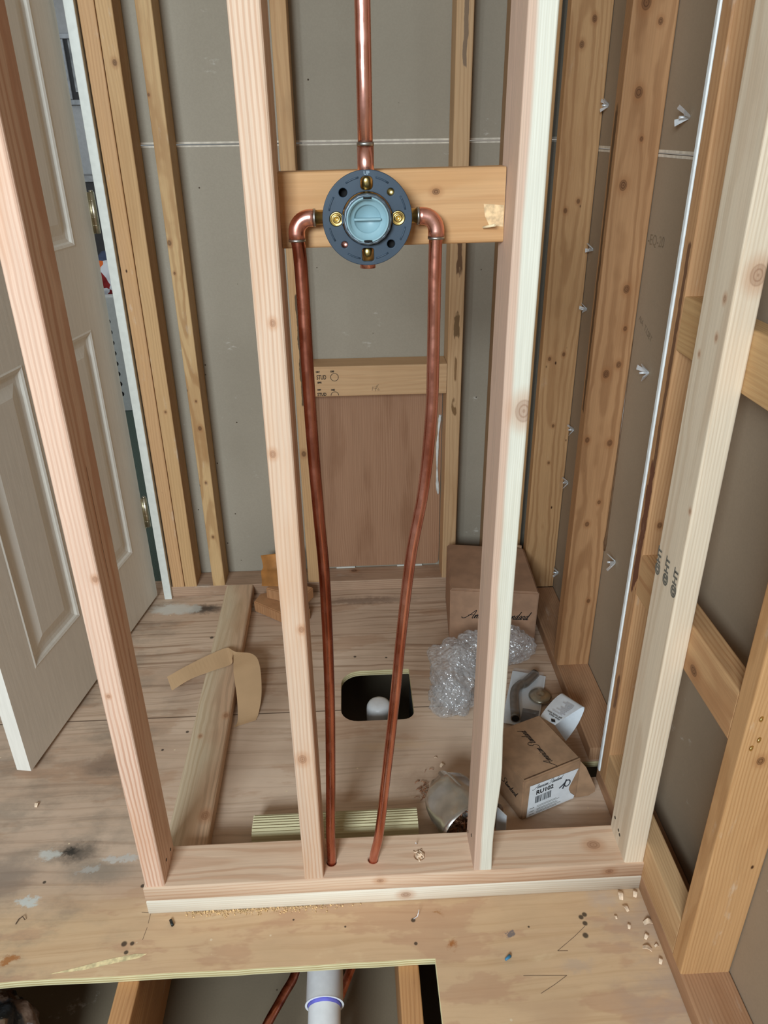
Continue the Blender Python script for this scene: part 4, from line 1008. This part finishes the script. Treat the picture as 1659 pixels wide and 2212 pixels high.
# small bits
def bit(name, label, cat, mat, pts, r, group=None):
    bm = bmesh.new(); tube(bm, pts, r, 8); return tag(link(name, bm, mat), label, cat, group)
bit('nail', 'thin grey nail standing beside the chewed third hole in the plate', 'nail', M_zinc, [(.527, .066, .0765), (.524, .058, .0900)], .0009)
bit('nail', 'bent grey nail poking out of the subfloor in front of the plate', 'nail', M_zinc, [(.512, -.042, .0005), (.520, -.040, .006), (.523, -.034, .016)], .0008)
bit('wire_nut', 'tiny blue plastic bit on the subfloor near the front', 'plastic bit', M_blue, [(.673, -.133, .003), (.683, -.126, .003)], [.002, .0035])
bit('driver_bit', 'small dark metal bit on the subfloor before the left plate end', 'bit', plain('dark steel', (52, 54, 52), .4, .7), [(.0425, -.019, .003), (.049, -.031, .003)], .0028)
bit('staple', 'bent rusty staple at the lower left of the subfloor', 'staple', plain('rust', (84, 66, 50), .6, .5), [(-.256, -.010, .001), (-.252, -.002, .005), (-.246, .002, .006), (-.240, -.003, .003)], .0009)
bm = bmesh.new(); rr = random.Random(4)
for i in range(26):
    c = Vector((.530 + rr.gauss(0, .005), .041 + rr.gauss(0, .005), .0755 + rr.uniform(0, .004))); a = rr.uniform(0, 6.28); d = Vector((math.cos(a), math.sin(a), .3)) * rr.uniform(.002, .005)
    tube(bm, [c - d, c + d], rr.uniform(.0008, .002), 5)
lathe(bm, [(.0, .068), (.0122, .068), (.0122, .072), (0, .0735)], 16, M=Matrix.Translation((.530, .040, 0)))
tag(link('wood_chips', bm, M_shave), 'pale wood chips plugging the third drilled hole in the plate', 'chips', kind='stuff')
SH = ((.925, -.016, 1.2, 'largest pale chip near the plate in the right front corner'), (.955, -.014, 1.0, 'white chip right at the end of the stub wall'), (.926, -.044, .9, 'upright curl of wood below the largest chip'),
      (.959, -.076, 1.1, 'reddish curled chip against the right plate'), (.920, -.081, .7, 'flat chip lying on the orange stain'), (.946, -.103, .8, 'round pale chip further down along the right plate'), (.939, -.126, 1.0, 'long tan flake lowest in the row of chips'),
      (.955, -.150, .8, 'chip nearest the front stud along the right plate'), (.901, -.061, .5, 'tiny chip left of the corner chips'), (.958, -.122, .5, 'tiny chip touching the right plate'), (-.319, .283, .9, 'single pale chip on the floor below the door'), (.613, .346, .9, 'lone pale chip on the floor left of the white stud'),
      (.600, .372, .5, 'small white crumb on the floor just behind the lone pale chip'))
for i, (x, y, s, lb_) in enumerate(SH):
    rr = random.Random(40 + i); bm = bmesh.new(); a = rr.uniform(0, 3.1); d = Vector((math.cos(a), math.sin(a), 0)); e = Vector((-d.y, d.x, 0)); s *= .0085
    L = catmull([d * -s + e * s * .35 + UZ * .002, e * s * .5 + UZ * (.002 + s * .7), d * s + e * s * .3 + UZ * .002], 5); Rr = catmull([d * -s - e * s * .35 + UZ * .0015, e * -s * .45 + UZ * (.002 + s * .5), d * s - e * s * .4 + UZ * .0015], 5)
    strip3(bm, L, Rr); o = tag(link('wood_chip', bm, M_shave), lb_, 'wood chip', 'wood chips scattered on the subfloor'); o.location = (x, y, .0004)
    o.modifiers.new('thickness', 'SOLIDIFY').thickness = .0012
bm = bmesh.new(); rr = random.Random(77)
for i in range(420):
    x = rr.triangular(.06, .42, .12); y = -.002 - abs(rr.gauss(0, .006)); s = rr.uniform(.0006, .0018)
    g = bmesh.ops.create_icosphere(bm, subdivisions=1, radius=s, matrix=Matrix.Translation((x, y, s * .5)))
tag(link('sawdust', bm, M_saw), 'line of fine sawdust along the front foot of the stub wall', 'sawdust', kind='stuff')

# room beyond the doorway
pf = empty('picture_frame', (-.78, 3.597, 1.49), 'framed grey picture on the wall of the room beyond the door', 'picture')
bm = bmesh.new(); 
for (x0, x1, z0, z1) in ((-.22, .22, 0, .025), (-.22, .22, .295, .32), (-.22, -.195, .025, .295), (.195, .22, .025, .295)): box(bm, x0, x1, -.025, 0, z0, z1, .003)
link('frame', bm, plain('silver frame', (150, 154, 158), .4, .3), pf)
bm = bmesh.new(); box(bm, -.195, .195, -.012, -.004, .025, .295); link('mat_board', bm, plain('dark mat', (46, 46, 48), .6), pf)
bm = bmesh.new(); box(bm, -.176, .155, -.014, -.0125, .06, .295); link('print', bm, plain('grey photograph', (140, 144, 146), .5, var=.3, nscale=14), pf)
cb = empty('dresser', (-.9, 3.48, 0), 'dark dresser with a grey top glimpsed past the door edge', 'dresser')
bm = bmesh.new(); box(bm, -.35, .40, -.08, .115, .05, 1.13, .004); link('carcass', bm, M_darkwood, cb)
bm = bmesh.new(); box(bm, -.37, .42, -.095, .118, 1.13, 1.16, .004); link('dresser_top', bm, plain('grey top', (150, 152, 154), .5), cb)
for sx in (-.32, .37):
    for sy in (-.055, .09):
        bm = bmesh.new(); box(bm, sx - .025, sx + .025, sy - .02, sy + .02, 0, .05); link('foot', bm, M_darkwood, cb)
bk = empty('laundry_basket', (-.80, 3.165, 0), 'white laundry basket with round holes beyond the door', 'basket')
bm = bmesh.new(); lathe(bm, [(0, .002), (.145, .002), (.15, .006), (.172, .60), (.180, .61), (.180, .63), (.168, .63), (.145, .02), (0, .02)], 40); link('tub', bm, M_basket, bk)
for k in range(9):
    for a in range(0, 360, 24):
        z = .10 + k * .056; r = .1502 + .022 * z / .6
        if k == 8 and a % 48: continue
        if not 150 <= a <= 330: continue
        an = math.radians(a); bm = bmesh.new(); tube(bm, [(r * math.cos(an) * .985, r * math.sin(an) * .985, z), (r * math.cos(an) * 1.008, r * math.sin(an) * 1.008, z)], .014, 12)
        link('basket_hole', bm, M_dark, bk)
bm = bmesh.new(); g = bmesh.ops.create_icosphere(bm, subdivisions=4, radius=1)['verts']
for v in g:
    d = v.co.normalized(); f = 1 + .25 * noise.fractal(d * 2.2, 1, 2, 3); v.co = Vector((d.x * .135 * f, d.y * .135 * f, d.z * .11 * f))
for f in bm.faces: f.smooth = True
t = NT('printed cloth'); n = t.noise(t.obj(), 11, 2); v = t.new('ShaderNodeTexVoronoi'); t.put(v.inputs['Vector'], t.obj()); v.inputs['Scale'].default_value = 13
sc = t.new('ShaderNodeSeparateColor'); t.put(sc.inputs[0], v.outputs['Color'])
cl = t.mix(t.math('GREATER_THAN', sc.outputs[0], .6), lin((222, 224, 228)), lin((74, 84, 110))); cl = t.mix(t.math('GREATER_THAN', sc.outputs[1], .72), cl, lin((226, 110, 50))); cl = t.mix(t.math('GREATER_THAN', sc.outputs[2], .82), cl, lin((140, 40, 40)))
o = tag(link('laundry', bm, t.out(cl, .85)), 'colourful printed cloth heaped on the laundry basket', 'laundry'); o.location = (-.80, 3.165, .70)
